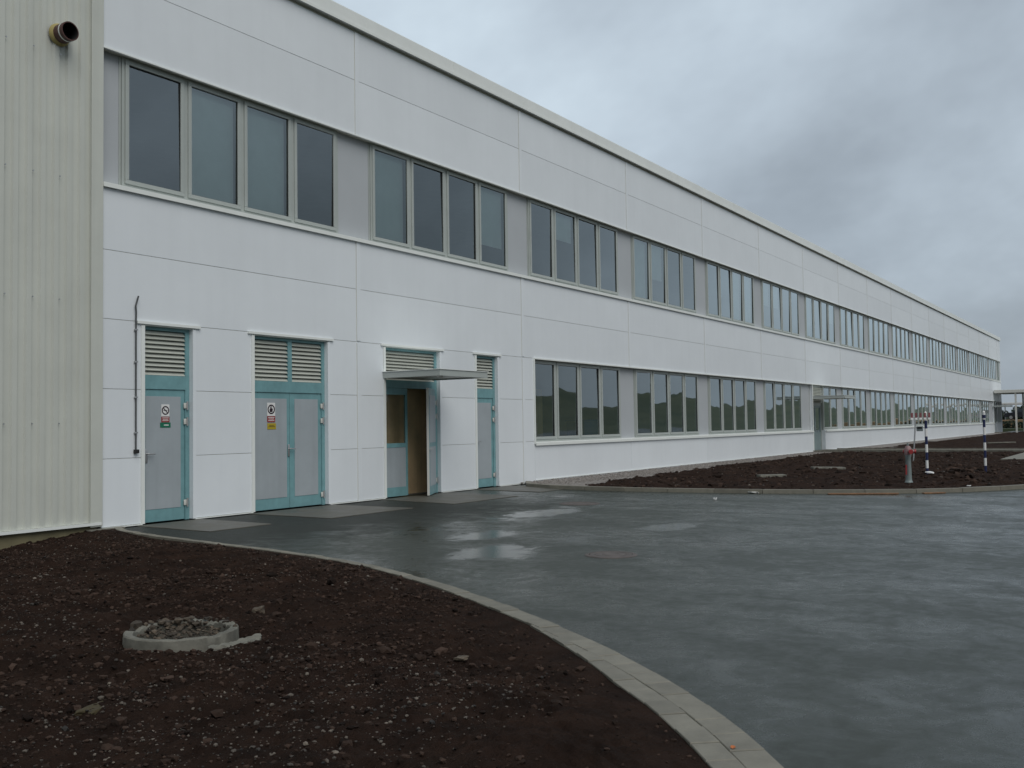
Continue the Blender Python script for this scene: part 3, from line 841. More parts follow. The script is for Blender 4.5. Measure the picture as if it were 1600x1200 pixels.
# ajar leaf, hinged on the right jamb
mb = MB(); L = 1.0
mb.box(-L, 0, 0, .05, .03, 2.296, TEAL, bev=.003); mb.box(-L+.09, -.10, -.006, -.0005, .22, 1.05, LEAFG); mb.box(-L+.09, -.10, -.006, -.0005, 1.14, 2.15, LEAFG)
mb.box(-L-.012, -L-.0005, .0, .05, .03, 2.296, PALE)
o = mb.build('door_leaf', d3); o.location = (b+.01, .06, 0); o.rotation_euler = (0, 0, rad(29))
o.matrix_parent_inverse = Matrix.Identity(4)
mb = MB(); ang = rad(29); hx, hy = b+.01-.93*math.cos(ang), 0.06-.93*math.sin(ang)
mb.tube([(hx-.03, hy-.02, 1.0), (hx-.06, hy-.04, 1.0), (hx-.01, hy-.06, 1.0), (hx+.08, hy-.03, 1.0)], .011, STEEL, 8); mb.build('handle', d3, True)
for z in (.3, 1.7, 2.0): hinge(d3, b+.03, z, .06)
# vestibule lined with brown boards behind it
mb = MB(); mb.box(6.45, 6.55, .36, 2.6, .02, 2.5, WOOD); mb.box(8.9, 9.0, .36, 2.6, .02, 2.5, WOOD); mb.box(6.551, 8.899, 2.5, 2.6, .02, 2.5, WOOD); mb.box(6.551, 8.89, .46, .50, .02, 2.5, WOOD)
part(mb, 'vestibule')
# door 4, narrow single leaf
x0, x1 = DOORS[3]
mb, a, b, zt = door_frame(x0, x1, trh=.22); d4 = part(mb, 'door'); louvre(d4, a, b, TR+.225, zt)
leaf(d4, a, b, .03, TR-.004, .10, left=.03); handle(d4, a+.03, 1.08, .094)
for z in (.3, 1.62, 1.9): hinge(d4, b+.03, z, .08)
# doors further along the wall
for q0, q1 in (D5, D6):
    mb = MB(); top = Z['lhead']; y = .17
    mb.box(q0-.03, q0+.02, -.03, -.001, .08, top-.03, TRIM); mb.box(q0+.001, q0+.05, 0, .26, .08, top-.03, WHITE); mb.box(q1-.05, q1-.001, 0, .26, .08, LS, WHITE)
    mb.box(q0+.0505, q0+.12, y, y+.09, .1, top-.03, FRAME); mb.box(q1-.12, q1-.0505, y, y+.09, .1, top-.03, FRAME)
    mb.box(q0+.1205, q1-.1205, y+.001, y+.089, 2.2, 2.35, FRAME); mb.box(q0+.1205, q1-.1205, y+.001, y+.089, top-.12, top-.03, FRAME)
    dd = part(mb, 'door'); louvre(dd, q0+.121, q1-.121, 2.352, top-.121)
    xm = (q0+q1)/2
    for (u, v) in ((q0+.122, xm-.002), (xm+.002, q1-.122)):
        mb = MB(); mb.box(u, v, y+.02, y+.065, .1, .95, GREYTEAL); mb.box(u, v, y+.02, y+.065, 2.1, 2.198, GREYTEAL); mb.box(u, u+.07, y+.021, y+.064, .9505, 2.0995, GREYTEAL); mb.box(v-.07, v, y+.021, y+.064, .9505, 2.0995, GREYTEAL)
        l_ = mb.build('door_leaf', dd)
        mb = MB(); mb.add([(u+.07, y+.04, .95), (v-.07, y+.04, .95), (v-.07, y+.04, 2.1), (u+.07, y+.04, 2.1)], [(0, 1, 2, 3)], GLASS); mb.build('pane', dd)
    handle(dd, xm-.05, 1.1, y+.02)
    mb = MB(); mb.box(q0-.1, q1+.1, -1.2, -.002, .0, .115, CONC); part(mb, 'doorstep')
# canopies over the entrances
def canopy(x0, x1, z0=2.485, d=1.45):
    mb = MB(); z1 = z0+.125
    mb.box(x0, x1, -d, -.002, z0+.03, z1-.008, PALE)
    mb.box(x0-.012, x1+.012, -d-.012, -d-.0005, z0, z1, FRAME); mb.box(x0-.012, x0-.0005, -d, -.002, z0, z1, FRAME); mb.box(x1+.0005, x1+.012, -d, -.002, z0, z1, FRAME)
    mb.box(x0-.03, x1+.03, -d-.03, -.0025, z1, z1+.012, TRIM)
    c = part(mb, 'canopy')
    mb = MB(); mb.lathe([(0, z0-.03), (.05, z0-.028), (.07, z0-.01), (.07, z0+.03)], WHITEP, 18, (x0+.35, -d+.25, 0)); l_ = mb.build('lamp', c, True)
canopy(6.50, 8.15); canopy(D5[0]+.05, D5[1]-.05, 2.5); canopy(D6[0]-.2, D6[1]+.2, 2.6)
# conduit beside the first door
mb = MB()
mb.tube([(.585, -.025, 1.19), (.585, -.025, 3.2), (.585, -.03, 3.32), (.575, -.03, 3.42), (.60, -.03, 3.50), (.615, -.045, 3.58)], .013, mat('dark_grey_conduit', (.07, .075, .075), .5), 10)
for z in (1.45, 2.0, 2.55, 3.05): mb.box(.562, .608, -.045, -.001, z-.012, z+.012, STEEL)
c = part(mb, 'conduit')
mb = MB(); mb.box(.555, .625, -.06, -.001, 1.13, 1.19, BLACK, bev=.006); mb.build('junction_box', c).matrix_parent_inverse = Matrix.Identity(4)

# ------------------------------------------------------------------ adjoining hall with profiled sheet
HALL = empty('corrugated_hall', (-10, 0, 0), 'grey green corrugated sheet hall wall adjoining the white factory on the left', 'building')
def hpart(mb, name, smooth=False):
    o = mb.build(name, HALL, smooth); o.matrix_parent_inverse = Matrix.Translation((10, 0, 0)); return o
prof = []
x = -26.0
P0 = .205
while x < -.15:
    prof += [(x, 0.0), (x+.070, 0.0), (x+.092, .036), (x+.183, .036)]; x += P0
prof = [p for p in prof if p[0] < -.13]+[(-.12, 0.0), (-.002, 0.0)]
mb = MB()
vs_ = [(px, py-.02, z) for z in (.125, 10.4) for px, py in prof]; n = len(prof)
mb.add(vs_, [(i, i+1, n+i+1, n+i) for i in range(n-1)], CORR)
hpart(mb, 'wall_sheet')
mb = MB(); mb.box(-.20, -.0005, -.040, -.021, .06, 10.4, CORR, bev=.004); hpart(mb, 'corner_flashing')
mb = MB(); mb.box(-26, -.03, -.05, .02, .095, .122, TRIM, bev=.004); mb.box(-26, -.03, -.058, -.0505, .085, .127, TRIM); hpart(mb, 'drip_edge')
mb = MB(); mb.box(-26, -.06, .02, .3, -.6, .09, PLINTHO); hpart(mb, 'plinth')
mb = MB(); mb.box(-26, -.08, .05, 20, .1, 10.3, JOINT); hpart(mb, 'wall_core')
mb = MB(); mb.box(-26.1, -.06, -.1, 20.1, 10.41, 10.7, TRIM); hpart(mb, 'roof')
# screws in the valleys
mb = MB(); mb.tube([(0, -.019, 0), (0, -.029, 0)], .012, STEEL, 6)
sc0 = mb.build('screw', HALL); first = True
for zz in (1.6, 3.4, 5.2, 7.0, 8.6):
    xx = -4.0+.02
    while xx < -.3:
        c = sc0 if first else link_copy(sc0, HALL)
        first = False; c.location = (xx+10, 0, zz); xx += P0*2
# flue pipe stub
mb = MB(); px, pz = -.72, 7.28
mb.tube([(px, .0, pz), (px, -.29, pz)], [.137, .137], PIPEM, 28, caps=False)
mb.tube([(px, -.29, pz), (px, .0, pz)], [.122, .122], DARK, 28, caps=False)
mb.tube([(px, -.2901, pz), (px, -.29, pz)], [.122, .137], PIPEM, 28, caps=False)
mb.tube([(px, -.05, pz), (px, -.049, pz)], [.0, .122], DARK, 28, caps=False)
fl = hpart(mb, 'flue_pipe', True)
mb = MB(); mb.tube([(px, -.02, pz), (px, -.05, pz), (px, -.085, pz)], [.165, .160, .138], FOAM, 28, caps=False); mb.tube([(px, -.20, pz), (px, -.225, pz)], [.1375, .1375], TRIM, 28, caps=False)
o = mb.build('collar', fl, True)
# corner foundation block
mb = MB(); mb.box(-.25, .34, -.12, .02, -.25, .03, CONC, bev=.015); kind(mb.build('kerb'), 'structure')

# ------------------------------------------------------------------ signs on the doors
def ring_mesh(mb, x, z, y, r0, r1, material, seg=28):
    vs_ = []
    for k in range(seg):
        c, s_ = math.cos(2*math.pi*k/seg), math.sin(2*math.pi*k/seg)
        vs_ += [(x+r0*c, y, z+r0*s_), (x+r1*c, y, z+r1*s_)]
    mb.add(vs_, [(2*k, 2*k+1, (2*k+3) % (2*seg), (2*k+2) % (2*seg)) for k in range(seg)], material)
def slash(mb, x, z, y, r, t, material, a=rad(-45)):
    dx, dz = math.cos(a), math.sin(a)
    mb.add([(x-dx*r-dz*t, y, z-dz*r+dx*t), (x-dx*r+dz*t, y, z-dz*r-dx*t), (x+dx*r+dz*t, y, z+dz*r-dx*t), (x+dx*r-dz*t, y, z+dz*r+dx*t)], [(0, 1, 2, 3)], material)
YS = .088
def prohibition(name, x, z, w_, label, hand):
    t = empty(name, (x, YS, z), label, 'sign')
    h = w_*1.25
    mb = MB(); mb.box(-w_/2, w_/2, 0, .004, -h/2, h/2, WHITEP, bev=.001); mb.build('plate', t)
    mb = MB(); ring_mesh(mb, 0, 0, -.0012, w_*.33, w_*.46, BLKS)
    if hand:
        mb.add([(-.18*w_, -.0012, -.26*w_), (.14*w_, -.0012, -.26*w_), (.2*w_, -.0012, -.02*w_), (.14*w_, -.0012, .08*w_), (-.15*w_, -.0012, .08*w_), (-.22*w_, -.0012, -.05*w_)], [(0, 1, 2, 3, 4, 5)], BLKS)
        for k, l in enumerate((.18, .24, .23, .08)): mb.add([(-.15*w_+k*.075*w_, -.0012, .081*w_), (-.095*w_+k*.075*w_, -.0012, .081*w_), (-.095*w_+k*.075*w_, -.0012, (.07+l)*w_), (-.15*w_+k*.075*w_, -.0012, (.07+l)*w_)], [(0, 1, 2, 3)], BLKS)
    else:
        mb.add([(-.24*w_, -.0012, -.03*w_), (.24*w_, -.0012, -.03*w_), (.24*w_, -.0012, .04*w_), (-.24*w_, -.0012, .04*w_)], [(0, 1, 2, 3)], BLKS)
        slash(mb, 0, 0, -.0020, w_*.36, w_*.05, BLKS)
    mb.build('symbol', t)
    mb = MB(); mb.box(-w_/2, w_/2, 0, .004, -h/2-.60*w_, -h/2-.004, REDS)
    for k, q in enumerate((.40, .34, .38)):
        zz = -h/2-.12*w_-k*.15*w_
        mb.box(-w_*q, w_*q, -.0012, -.0004, zz-.045*w_, zz+.01*w_, WHITEP)
    mb.build('text_panel', t)
    return t
prohibition('no_smoking_sign', 1.22, 1.80, .155, 'small white prohibition sign with barred ring and red panel on grey single door', False)
t = empty('exit_sign', (1.22, YS, 1.565), 'small green plate stuck under the prohibition sign on the single door', 'sign')
mb = MB(); mb.box(-.10, .10, 0, .004, -.04, .04, GREENS, bev=.001); mb.build('plate', t)
mb = MB(); mb.box(-.03, .06, -.0012, -.0004, -.008, .008, WHITEP); mb.build('marking', t)
prohibition('no_entry_sign', 3.50, 1.83, .19, 'white prohibition sign with black hand in ring on grey double door', True)
t = empty('caution_sign', (3.51, YS, 1.525), 'small yellow plate below the hand sign on the double door', 'sign')
mb = MB(); mb.box(-.105, .105, 0, .004, -.055, .055, YELS, bev=.001); mb.build('plate', t)
mb = MB(); mb.box(-.08, .08, -.0012, -.0004, -.012, -.004, BLKS); mb.box(-.06, .06, -.0012, -.0004, .008, .016, BLKS); mb.build('marking', t)

# ------------------------------------------------------------------ concrete well ring in the near soil
t = empty('well_ring', (RING[0], RING[1], 0), 'low broken concrete shaft ring half buried in dark soil', 'concrete ring')
bm = bmesh.new(); seg = 120
R0, R1 = .315, .38
rings = [(R1, -.2), (R1, .02), (R1-.004, .112), (R1-.012, .12), (R0+.012, .118), (R0, .11), (R0-.01, -.15)]
grid_v = []
for (r, z) in rings:
    row = []
    for k in range(seg):
        a = 2*math.pi*k/seg
        bite = .018*max(0, math.sin(3*a+1.0))*max(0, math.sin(7*a))+.004*random.random()
        back = max(0, math.cos(a-rad(40)))  # rear rim is more broken
        zz = z-(bite+.05*back*random.random()**2 if z > .05 else 0)
        rr_ = r+random.uniform(-.0015, .0015)
        row.append(bm.verts.new((rr_*math.cos(a), rr_*math.sin(a), zz)))
    grid_v.append(row)
for i in range(len(rings)-1):
    for k in range(seg): bm.faces.new((grid_v[i][k], grid_v[i][(k+1) % seg], grid_v[i+1][(k+1) % seg], grid_v[i+1][k]))
mb = MB(); mb.frombm(bm, CONC); mb.build('ring', t, True)
n = 420
a = RNG.uniform(0, 2*np.pi, n); r = .315*np.sqrt(RNG.uniform(0, 1, n))
x_, y_ = r*np.cos(a), r*np.sin(a)
s = np.exp(RNG.normal(-4.5, .4, n)).clip(.005, .026)
z_ = .015+.05*(r/.36)**2+.045*np.clip((x_*.5+y_*.85)/.36, 0, 1)
o = scatter('rubble_fill', np.column_stack([x_, y_, z_]), s, RUBB, jit=.35); o.parent = t; o['kind'] = 'stuff'
n = 90
a = rad(45)+RNG.normal(0, .55, n); r = RNG.uniform(.28, .42, n); s = np.exp(RNG.normal(-4.0, .5, n)).clip(.006, .05)
o = scatter('broken_rim', np.column_stack([r*np.cos(a), r*np.sin(a), .085+RNG.uniform(0, .04, n)]), s, RUBB, jit=.4); o.parent = t; o['kind'] = 'stuff'
def shard(name, loc, size, label, cat, material=CONC, rz=0.0, group=None, flat=.4, seed=0, elong=1.0):
    rnd = random.Random(seed)
    bm = bmesh.new(); bmesh.ops.create_icosphere(bm, subdivisions=3, radius=1)
    ph = [rnd.uniform(0, 6) for _ in range(6)]
    for v in bm.verts:
        c = v.co
        k = 1+.16*math.sin(3*c.x+ph[0])*math.sin(2.6*c.y+ph[1])+.13*math.sin(5*c.y+ph[2]+2*c.z)+rnd.uniform(-.05, .05)
        cl = Vector((max(-.8, min(.8, c.x)), max(-.75, min(.75, c.y)), max(-.6, min(.6, c.z))))
        v.co = Vector((cl.x*elong, cl.y, cl.z*flat))*k*size
    mb = MB(); mb.frombm(bm, material)
    o = mb.build(name); o.location = loc; o.rotation_euler = (rnd.uniform(-.15, .15), rnd.uniform(-.15, .15), rz)
    return tag(o, label, cat, group)
# crescent of a second ring in front of the first
bm = bmesh.new(); seg = 20; rows = []
for k in range(seg+1):
    a = rad(-116)+rad(56)*k/seg; wv = math.sin(math.pi*k/seg)**.6
    row = []
    for (r, z) in ((.47-.04*wv, .0), (.47-.03*wv, .045), (.50+.03*wv, .045), (.505+.04*wv, .03), (.505+.045*wv, -.06)):
        row.append(bm.verts.new((r*math.cos(a)+random.uniform(-.006, .006), r*math.sin(a)+random.uniform(-.006, .006), z+random.uniform(-.006, .006))))
    rows.append(row)
for i in range(seg):
    for j in range(4): bm.faces.new((rows[i][j], rows[i][j+1], rows[i+1][j+1], rows[i+1][j]))
bm.faces.new(rows[0]); bm.faces.new(rows[-1][::-1])
bmesh.ops.recalc_face_normals(bm, faces=bm.faces[:])
mb = MB(); mb.frombm(bm, CONC); o = mb.build('concrete_fragment'); o.location = (RING[0]+.05, RING[1]-.02, soil_h(np.array([RING[0]+.2]), np.array([RING[1]-.5]))[0]-.0)
tag(o, 'curved concrete fragment lying in soil along the front of the shaft ring', 'concrete fragment')
def on_soil(x, y): return float(soil_h(np.array([x]), np.array([y]))[0])
shard('rubble_chunk', (-3.62, -7.28, on_soil(-3.62, -7.28)+.02), .055, 'pale rubble chunk lying just right of the concrete shaft ring', 'rubble', RUBB, .5, seed=3, flat=.8)
shard('rubble_chunk', (-4.35, -7.95, on_soil(-4.35, -7.95)+.01), .05, 'greenish rubble chunk lying in front of the concrete shaft ring', 'rubble', mat('mossy_rubble', (.12, .13, .06), .8, var=.3, scale=20), .1, seed=4, elong=1.6)
shard('clay_lump', (-5.93, -8.55, on_soil(-5.93, -8.55)-.01), .075, 'flat ochre clay lump in soil at the lower left', 'clay lump', mat('ochre_clay', (.045, .034, .012), .8, var=.3, scale=15), .4, seed=5, elong=1.8)
shard('rubble_chunk', (-4.1, -9.6, on_soil(-4.1, -9.6)+.01), .04, 'grey rubble chunk in soil left of the kerb in the foreground', 'rubble', RUBB, 1.4, seed=6, elong=1.5)
mb = MB(); mb.add([(-.035, -.012, .002), (.0, -.026, .008), (.04, -.005, .003), (.012, .0, .0), (.03, .022, .009), (-.01, .018, .004)], [(0, 1, 3), (1, 2, 3), (3, 2, 4), (0, 3, 5), (3, 4, 5)], ORANGEL)
o = mb.build('fallen_leaf'); o.scale = (.55, .55, .55); o.location = (-4.90, -11.66, .037); tag(o, 'orange fallen leaf lying on the kerb setts in the foreground', 'leaf')

# ------------------------------------------------------------------ things on the road
def manhole(x, y, r, label):
    t = empty('manhole_cover', (x, y, 0), label, 'manhole cover', 'manhole covers in the wet road')
    mb = MB(); mb.lathe([(0, .010), (r*.30, .010), (r*.31, .006), (r*.36, .006), (r*.37, .010), (r*.62, .010), (r*.63, .006), (r*.68, .006), (r*.69, .010), (r*.86, .010), (r*.87, .003)], IRON, 40); mb.build('lid', t)
    mb = MB(); mb.lathe([(r*.885, .002), (r*.89, .011), (r*1.0, .011), (r*1.06, .004), (r*1.07, -.01)], IRON, 40); mb.build('rim', t)
manhole(7.10, -4.22, .36, 'round iron manhole cover in the road nearer to the narrow door')
manhole(0.88, -8.08, .28, 'round iron manhole cover in the middle of the wet foreground road')
shard('concrete_flake', (10.85, -6.22, .02), .13, 'flat whitish concrete flake on the asphalt against the far kerb', 'rubble', mat('pale_flake', (.5, .5, .47), .7, var=.1), .9, seed=9, flat=.2, elong=1.5)
shard('white_pebble', (8.9, -6.18, .02), .045, 'small white stone lying alone on the wet asphalt', 'stone', WHITEP, .3, seed=10, flat=.7)
def plank(x, y, l, rz, label):
    mb = MB(); mb.box(-l/2, l/2, -.05, .05, 0, .025, TIMBER, bev=.004); o = mb.build('timber_plank'); o.location = (x, y, .004); o.rotation_euler = (0, 0, rz)
    tag(o, label, 'plank')
plank(11.27, -8.35, 1.35, rad(-66), 'long wet timber plank lying on asphalt along the far kerb')
plank(11.95, -9.55, .45, rad(-50), 'short timber offcut lying on asphalt beside the far kerb')
def on_far(x, y): return float(far_h(np.array([x]), np.array([y]))[0])
def slab(x, y, lx, ly, rz, label):
    mb = MB(); mb.box(-lx/2, lx/2, -ly/2, ly/2, -.02, .05, CONC, bev=.012); o = mb.build('concrete_slab'); o.location = (x, y, on_far(x, y)+.01); o.rotation_euler = (random.uniform(-.03, .03), random.uniform(-.03, .03), rz)
    tag(o, label, 'concrete slab')
slab(15.8, -5.0, .7, .28, rad(-50), 'pale concrete slab lying in soil nearest the lower windows')
slab(20.3, -5.2, .95, .3, rad(-55), 'long pale concrete slab in soil in front of the canopied far door')
slab(52, -6.0, 1.5, .5, rad(-60), 'distant pale concrete slab in soil beyond the striped poles')
shard('white_pebble', (13.6, -9.95, on_far(13.6, -9.95)+.02), .045, 'white stone in soil below and between the striped poles', 'stone', WHITEP, .3, seed=12)
shard('white_pebble', (16.2, -8.72, on_far(16.2, -8.72)+.03), .06, 'white stone at the foot of the striped pole with the board', 'stone', WHITEP, 1.0, seed=13, flat=.4, elong=2)

# hydrant
hx, hy = 14.3, -8.62
t = empty('fire_hydrant', (hx, hy, on_far(hx, hy)-.02), 'grey pillar fire hydrant with red head standing in the soil bed', 'hydrant')
mb = MB(); mb.lathe([(.0, 0), (.085, 0), (.09, .03), (.072, .05), (.066, .10), (.058, .58), (.066, .60), (.066, .63), (0, .63)], GREYP, 24); mb.build('pillar', t, True)
mb = MB(); mb.lathe([(.05, .632), (.072, .64), (.076, .70), (.070, .78), (.05, .83), (0, .845)], REDF, 24); mb.tube([(0, 0, .84), (0, 0, .90)], [.022, .018], GREYP, 10); h_ = mb.build('head', t, True)
for ang in (rad(215), rad(300), rad(35)):
    mb = MB(); c_, s_ = math.cos(ang), math.sin(ang)
    mb.tube([(.06*c_, .06*s_, .72), (.125*c_, .125*s_, .715)], .038, REDF, 14); mb.tube([(.126*c_, .126*s_, .715), (.165*c_, .165*s_, .712)], .05, REDP, 14); mb.build('outlet_cap', t, True)
mb = MB(); mb.tube([(-.09, .03, .42), (-.10, .03, .20)], .018, REDP, 8); mb.build('drain_pipe', t, True)

# striped poles
def pole(x, y, h, label, board):
    t = empty('striped_pole', (x, y, on_far(x, y)-.03), label, 'pole', 'striped poles in the soil bed')
    nb = 8; mb = MB()
    for k in range(nb):
        mb.tube([(0, 0, h*k/nb), (0, 0, h*(k+1)/nb)], .032, NAVY if k % 2 == 0 else WHITEP, 14)
    mb.tube([(0, 0, h), (0, 0, h+.03)], [.032, .012], WHITEP, 14); mb.build('pole', t, True)
    mb = MB(); mb.tube([(0, 0, h*.90), (0, 0, h*.95)], .045, STEEL if board else NAVY, 14); mb.build('clamp', t, True)
    if board:
        mb = MB(); dx, dy = -RT.x, -RT.y; n_ = math.hypot(dx, dy); dx /= n_; dy /= n_; ex, ey = -FW.x*.05, -FW.y*.05
        mb.add([(dx*a_+ex*c_, dy*a_+ey*c_, z_) for a_, z_, c_ in ((-.11, 1.40, .7), (.40, 1.40, .7), (.40, 1.425, .7), (-.11, 1.425, .7), (-.11, 1.40, .3), (.40, 1.40, .3), (.40, 1.425, .3), (-.11, 1.425, .3))], [(0, 1, 2, 3), (4, 7, 6, 5), (0, 4, 5, 1), (1, 5, 6, 2), (2, 6, 7, 3), (3, 7, 4, 0)], STEEL)
        for k in range(5):
            q = -.07+k*.105
            for (z0, z1, m_) in ((1.415, 1.53, REDF2), (1.365, 1.412, WHITEP)):
                w_ = .030 if m_ is WHITEP else .026
                vs_ = []
                for (dd, zz) in ((q-w_, z0), (q+w_, z0), (q+w_, z1), (q-w_, z1)):
                    vs_.append((dx*dd+ex, dy*dd+ey, zz))
                vs_ += [(a_-ex*.2, b_-ey*.2, c_) for a_, b_, c_ in vs_]
                mb.add(vs_, [(0, 1, 2, 3), (4, 7, 6, 5), (0, 4, 5, 1), (1, 5, 6, 2), (2, 6, 7, 3), (3, 7, 4, 0)], m_)
        mb.build('marker_board', t)
    return t
pole(16.46, -8.62, 1.53, 'navy and white striped pole carrying a small red and white board', True)
pole(18.7, -9.61, 1.57, 'navy and white striped pole without a board, right of the other', False)
# thin stake with small plate
t = empty('marker_stake', (24.5, -6.75, .08), 'thin leaning grey stake with small plate behind the hydrant', 'stake')
mb = MB(); mb.tube([(0, 0, 0), (.07, -.09, 1.42)], .022, STEEL, 8); mb.build('stake', t)
mb = MB(); mb.box(.10, .13, -.30, -.10, 1.02, 1.18, GREYP, bev=.006); p_ = mb.build('plate', t)
mb = MB(); mb.box(.09, .099, -.27, -.13, 1.10, 1.16, BLACK); mb.build('marking', p_)

# ------------------------------------------------------------------ seen through the lower windows
t = empty('storage_crate', (17.0, 1.15, .02), 'blue crate standing inside behind the first lower window', 'crate')
mb = MB(); mb.box(-.45, .45, -.3, .3, .0, 1.55, BLUEB, bev=.02); mb.build('body', t); mb = MB(); mb.box(-.48, .48, -.33, .33, 1.551, 1.6, BLUEB, bev=.01); mb.build('lid', t)
t = empty('storage_crate', (19.0, .95, .02), 'dull red crate standing inside behind the second lower window', 'crate')
mb = MB(); mb.box(-.35, .35, -.3, .3, .0, 1.5, REDB, bev=.02); mb.build('body', t); mb = MB(); mb.box(-.38, .38, -.33, .33, 1.501, 1.55, REDB, bev=.01); mb.build('lid', t)
t = empty('wooden_cupboard', (15.1, 2.0, .02), 'brown wooden cupboard standing inside behind the first lower window', 'cupboard')
mb = MB(); mb.box(-.5, .5, -.3, .3, .0, 2.5, WOOD, bev=.01); mb.build('carcass', t)
for s_ in (-1, 1):
    mb = MB(); mb.box(min(s_*.02, s_*.48), max(s_*.02, s_*.48), -.322, -.3005, .08, 2.45, WOOD, bev=.004); d_ = mb.build('door', t)
    mb = MB(); mb.tube([(s_*.06, -.34, 1.1), (s_*.06, -.34, 1.25)], .01, STEEL, 8); mb.build('handle', d_)

# ------------------------------------------------------------------ beyond the far end
t = empty('entrance_portal', (101.5, -3, 0), 'flat roofed white entrance portal on thin posts at the far building end', 'portal')
mb = MB(); mb.box(-3.0, 4.0, -3.4, 2.9, 3.95, 4.25, PALE, bev=.02); mb.build('roof', t)
for (x_, y_) in ((-2.8, 1.05), (-2.8, -3.2), (3.8, 1.05), (3.8, -3.2)):
    mb = MB(); mb.box(x_-.08, x_+.08, y_-.08, y_+.08, 0.05, 3.949, PALE, bev=.01); mb.build('post', t)
mb = MB(); mb.box(118.01, 160, -24, 4, -.5, .25, FIELD); mb.box(128, 160, -24, 4, .2505, 1.25, TAN, bev=.05); kind(mb.build('embankment'), 'structure')
def leaf_cloud(centres, radii, per, size, material, name, parent=None):
    V_, F_ = [], []
    for (c, r) in zip(centres, radii):
        d = RNG.normal(size=(per, 3)); d /= np.linalg.norm(d, axis=1)[:, None]
        q = np.array(c)+d*np.array(r)*(RNG.uniform(.45, 1.0, (per, 1))**.5)
        u = RNG.normal(size=(per, 3)); u /= np.linalg.norm(u, axis=1)[:, None]
        w_ = np.cross(u, RNG.normal(size=(per, 3))); w_ /= np.linalg.norm(w_, axis=1)[:, None]
        sz = size*RNG.uniform(.6, 1.4, (per, 1))
        o_ = sum(len(v) for v in V_)
        vv = np.stack([q-u*sz, q+w_*sz*.6, q+u*sz, q-w_*sz*.6], 1).reshape(-1, 3)
        V_.append(vv); F_.append(np.arange(per*4).reshape(-1, 4)+o_)
    o = np_mesh(name, np.concatenate(V_), np.concatenate(F_), material, False)
    if parent: o.parent = parent
    return o
cs = [(124+random.uniform(-1, 1), -14+i*.9, .55+random.uniform(-.1, .15)) for i in range(20)]
o = leaf_cloud(cs, [(.8, .8, .55)]*len(cs), 260, .12, LEAVES, 'hedge'); tag(o, 'low dark green hedge below the tan bank at the far right', 'hedge')
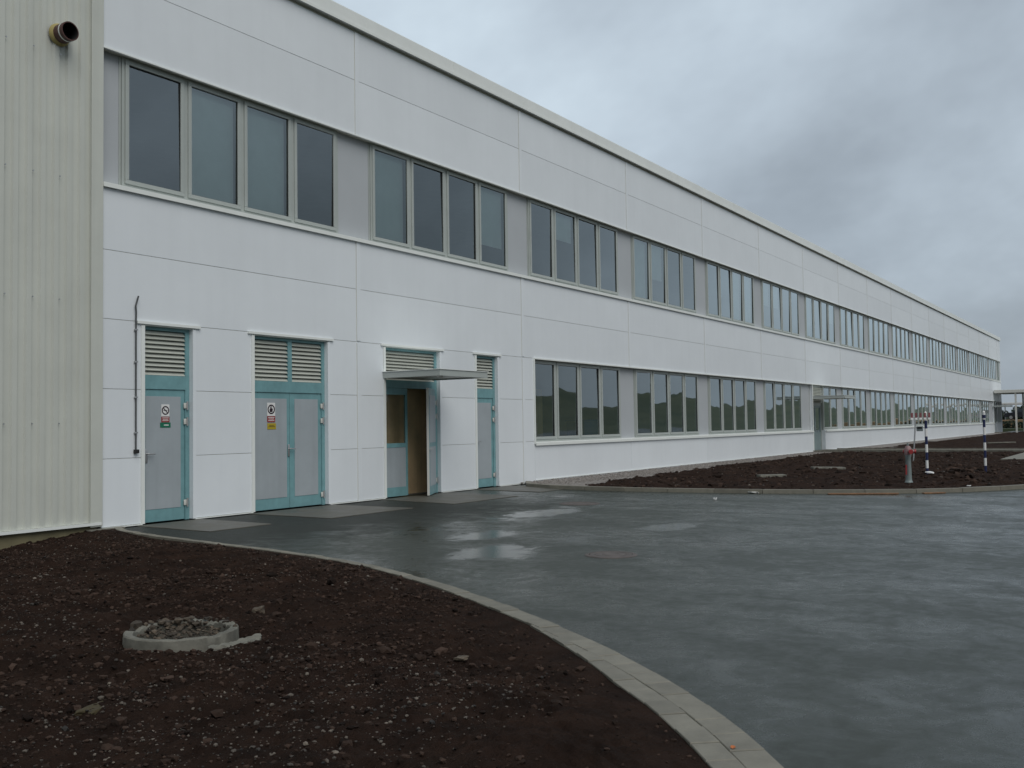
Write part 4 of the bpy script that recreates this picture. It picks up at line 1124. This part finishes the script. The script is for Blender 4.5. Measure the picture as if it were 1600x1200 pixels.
def car(x, y, z, rz, paint, label):
    t = empty('parked_car', (x, y, z), label, 'car', 'cars parked on the far bank', rz)
    side = [(-2.1, .35), (2.1, .35), (2.15, .65), (2.05, .85), (1.1, .95), (.55, 1.42), (-1.0, 1.45), (-1.75, .98), (-2.12, .9), (-2.15, .6)]
    mb = MB(); n_ = len(side)
    def yy(z_): return .84 if z_ < 1 else .66
    vs_ = [(a_, -yy(b_), b_) for a_, b_ in side]+[(a_, yy(b_), b_) for a_, b_ in side]
    mb.add(vs_, [tuple(range(n_)), tuple(range(2*n_-1, n_-1, -1))]+[(i, n_+i, n_+(i+1) % n_, (i+1) % n_) for i in range(n_)], paint); b_ = mb.build('body', t)
    mb = MB()
    for s_ in (-1, 1): mb.add([(.98, s_*.845, .99), (.5, s_*.70, 1.36), (-.95, s_*.70, 1.38), (-1.55, s_*.845, 1.0)], [(0, 1, 2, 3)], CARG)
    mb.add([(1.09, -.7, 1.0), (1.09, .7, 1.0), (.60, .58, 1.40), (.60, -.58, 1.40)], [(0, 1, 2, 3)], CARG); mb.add([(-1.74, -.7, 1.02), (-1.74, .7, 1.02), (-1.06, .58, 1.42), (-1.06, -.58, 1.42)], [(0, 3, 2, 1)], CARG)
    mb.build('window', t)
    for x_ in (-1.3, 1.3):
        for s_ in (-1, 1):
            mb = MB(); mb.tube([(x_, s_*.68, .32), (x_, s_*.87, .32)], .32, BLACK, 18); wh = mb.build('wheel', t)
            mb = MB(); mb.tube([(x_, s_*.871, .32), (x_, s_*.88, .32)], .2, STEEL, 14); mb.build('rim', wh)
    for s_ in (-1, 1):
        mb = MB(); mb.box(2.05, 2.16, s_*.62-.16, s_*.62+.16, .66, .80, WHITEP, bev=.02); mb.build('headlight', t)
        mb = MB(); mb.box(-2.17, -2.1, s_*.66-.13, s_*.66+.13, .70, .86, REDP, bev=.02); mb.build('tail_light', t)
car(131.5, 0.6, 1.25, rad(80), CARD, 'dark parked car on the tan bank beyond the portal')
car(133.0, -4.6, 1.25, rad(85), CARS, 'silver parked car on the tan bank at the right edge')
t = empty('carport', (136, -4, 1.25), 'white flat carport roof behind the cars on the bank', 'carport')
mb = MB(); mb.box(-2.4, 2.4, -8, 8, 2.0, 2.25, WHITEP, bev=.03); mb.build('roof', t)
for x_ in (-2.2, 2.2):
    for y_ in (-7.5, 0, 7.5):
        mb = MB(); mb.box(x_-.06, x_+.06, y_-.06, y_+.06, 0, 1.999, STEEL); mb.build('post', t)
# far woods on the slopes
cs, rs = [], []
for i in range(420):
    if i < 150: x_, y_ = random.uniform(330, 560), random.uniform(-20, 130)
    else: break
    z_ = float(hill(np.array([x_]), np.array([y_]))[0]); s_ = random.uniform(1.6, 3.0) if i < 150 else random.uniform(.9, 1.9)
    cs.append((x_, y_, z_+s_*.75)); rs.append((s_*1.1, s_*1.1, s_))
o = leaf_cloud(cs, rs, 130, .7, LEAVES, 'far_woods'); kind(o, 'stuff')
cs, rs = [], []
for i in range(380):
    x_, y_ = -150+i*2.6+random.uniform(-2, 2), -585+random.uniform(-10, 10)
    s_ = random.uniform(.7, 1.6)*(1.2+.6*math.sin(i*.11))
    cs.append((x_, y_, float(hill(np.array([x_]), np.array([y_]))[0])+s_*.5)); rs.append((s_*1.5, s_*1.5, s_))
o = leaf_cloud(cs, rs, 60, .45, LEAVES, 'far_woods'); kind(o, 'stuff')
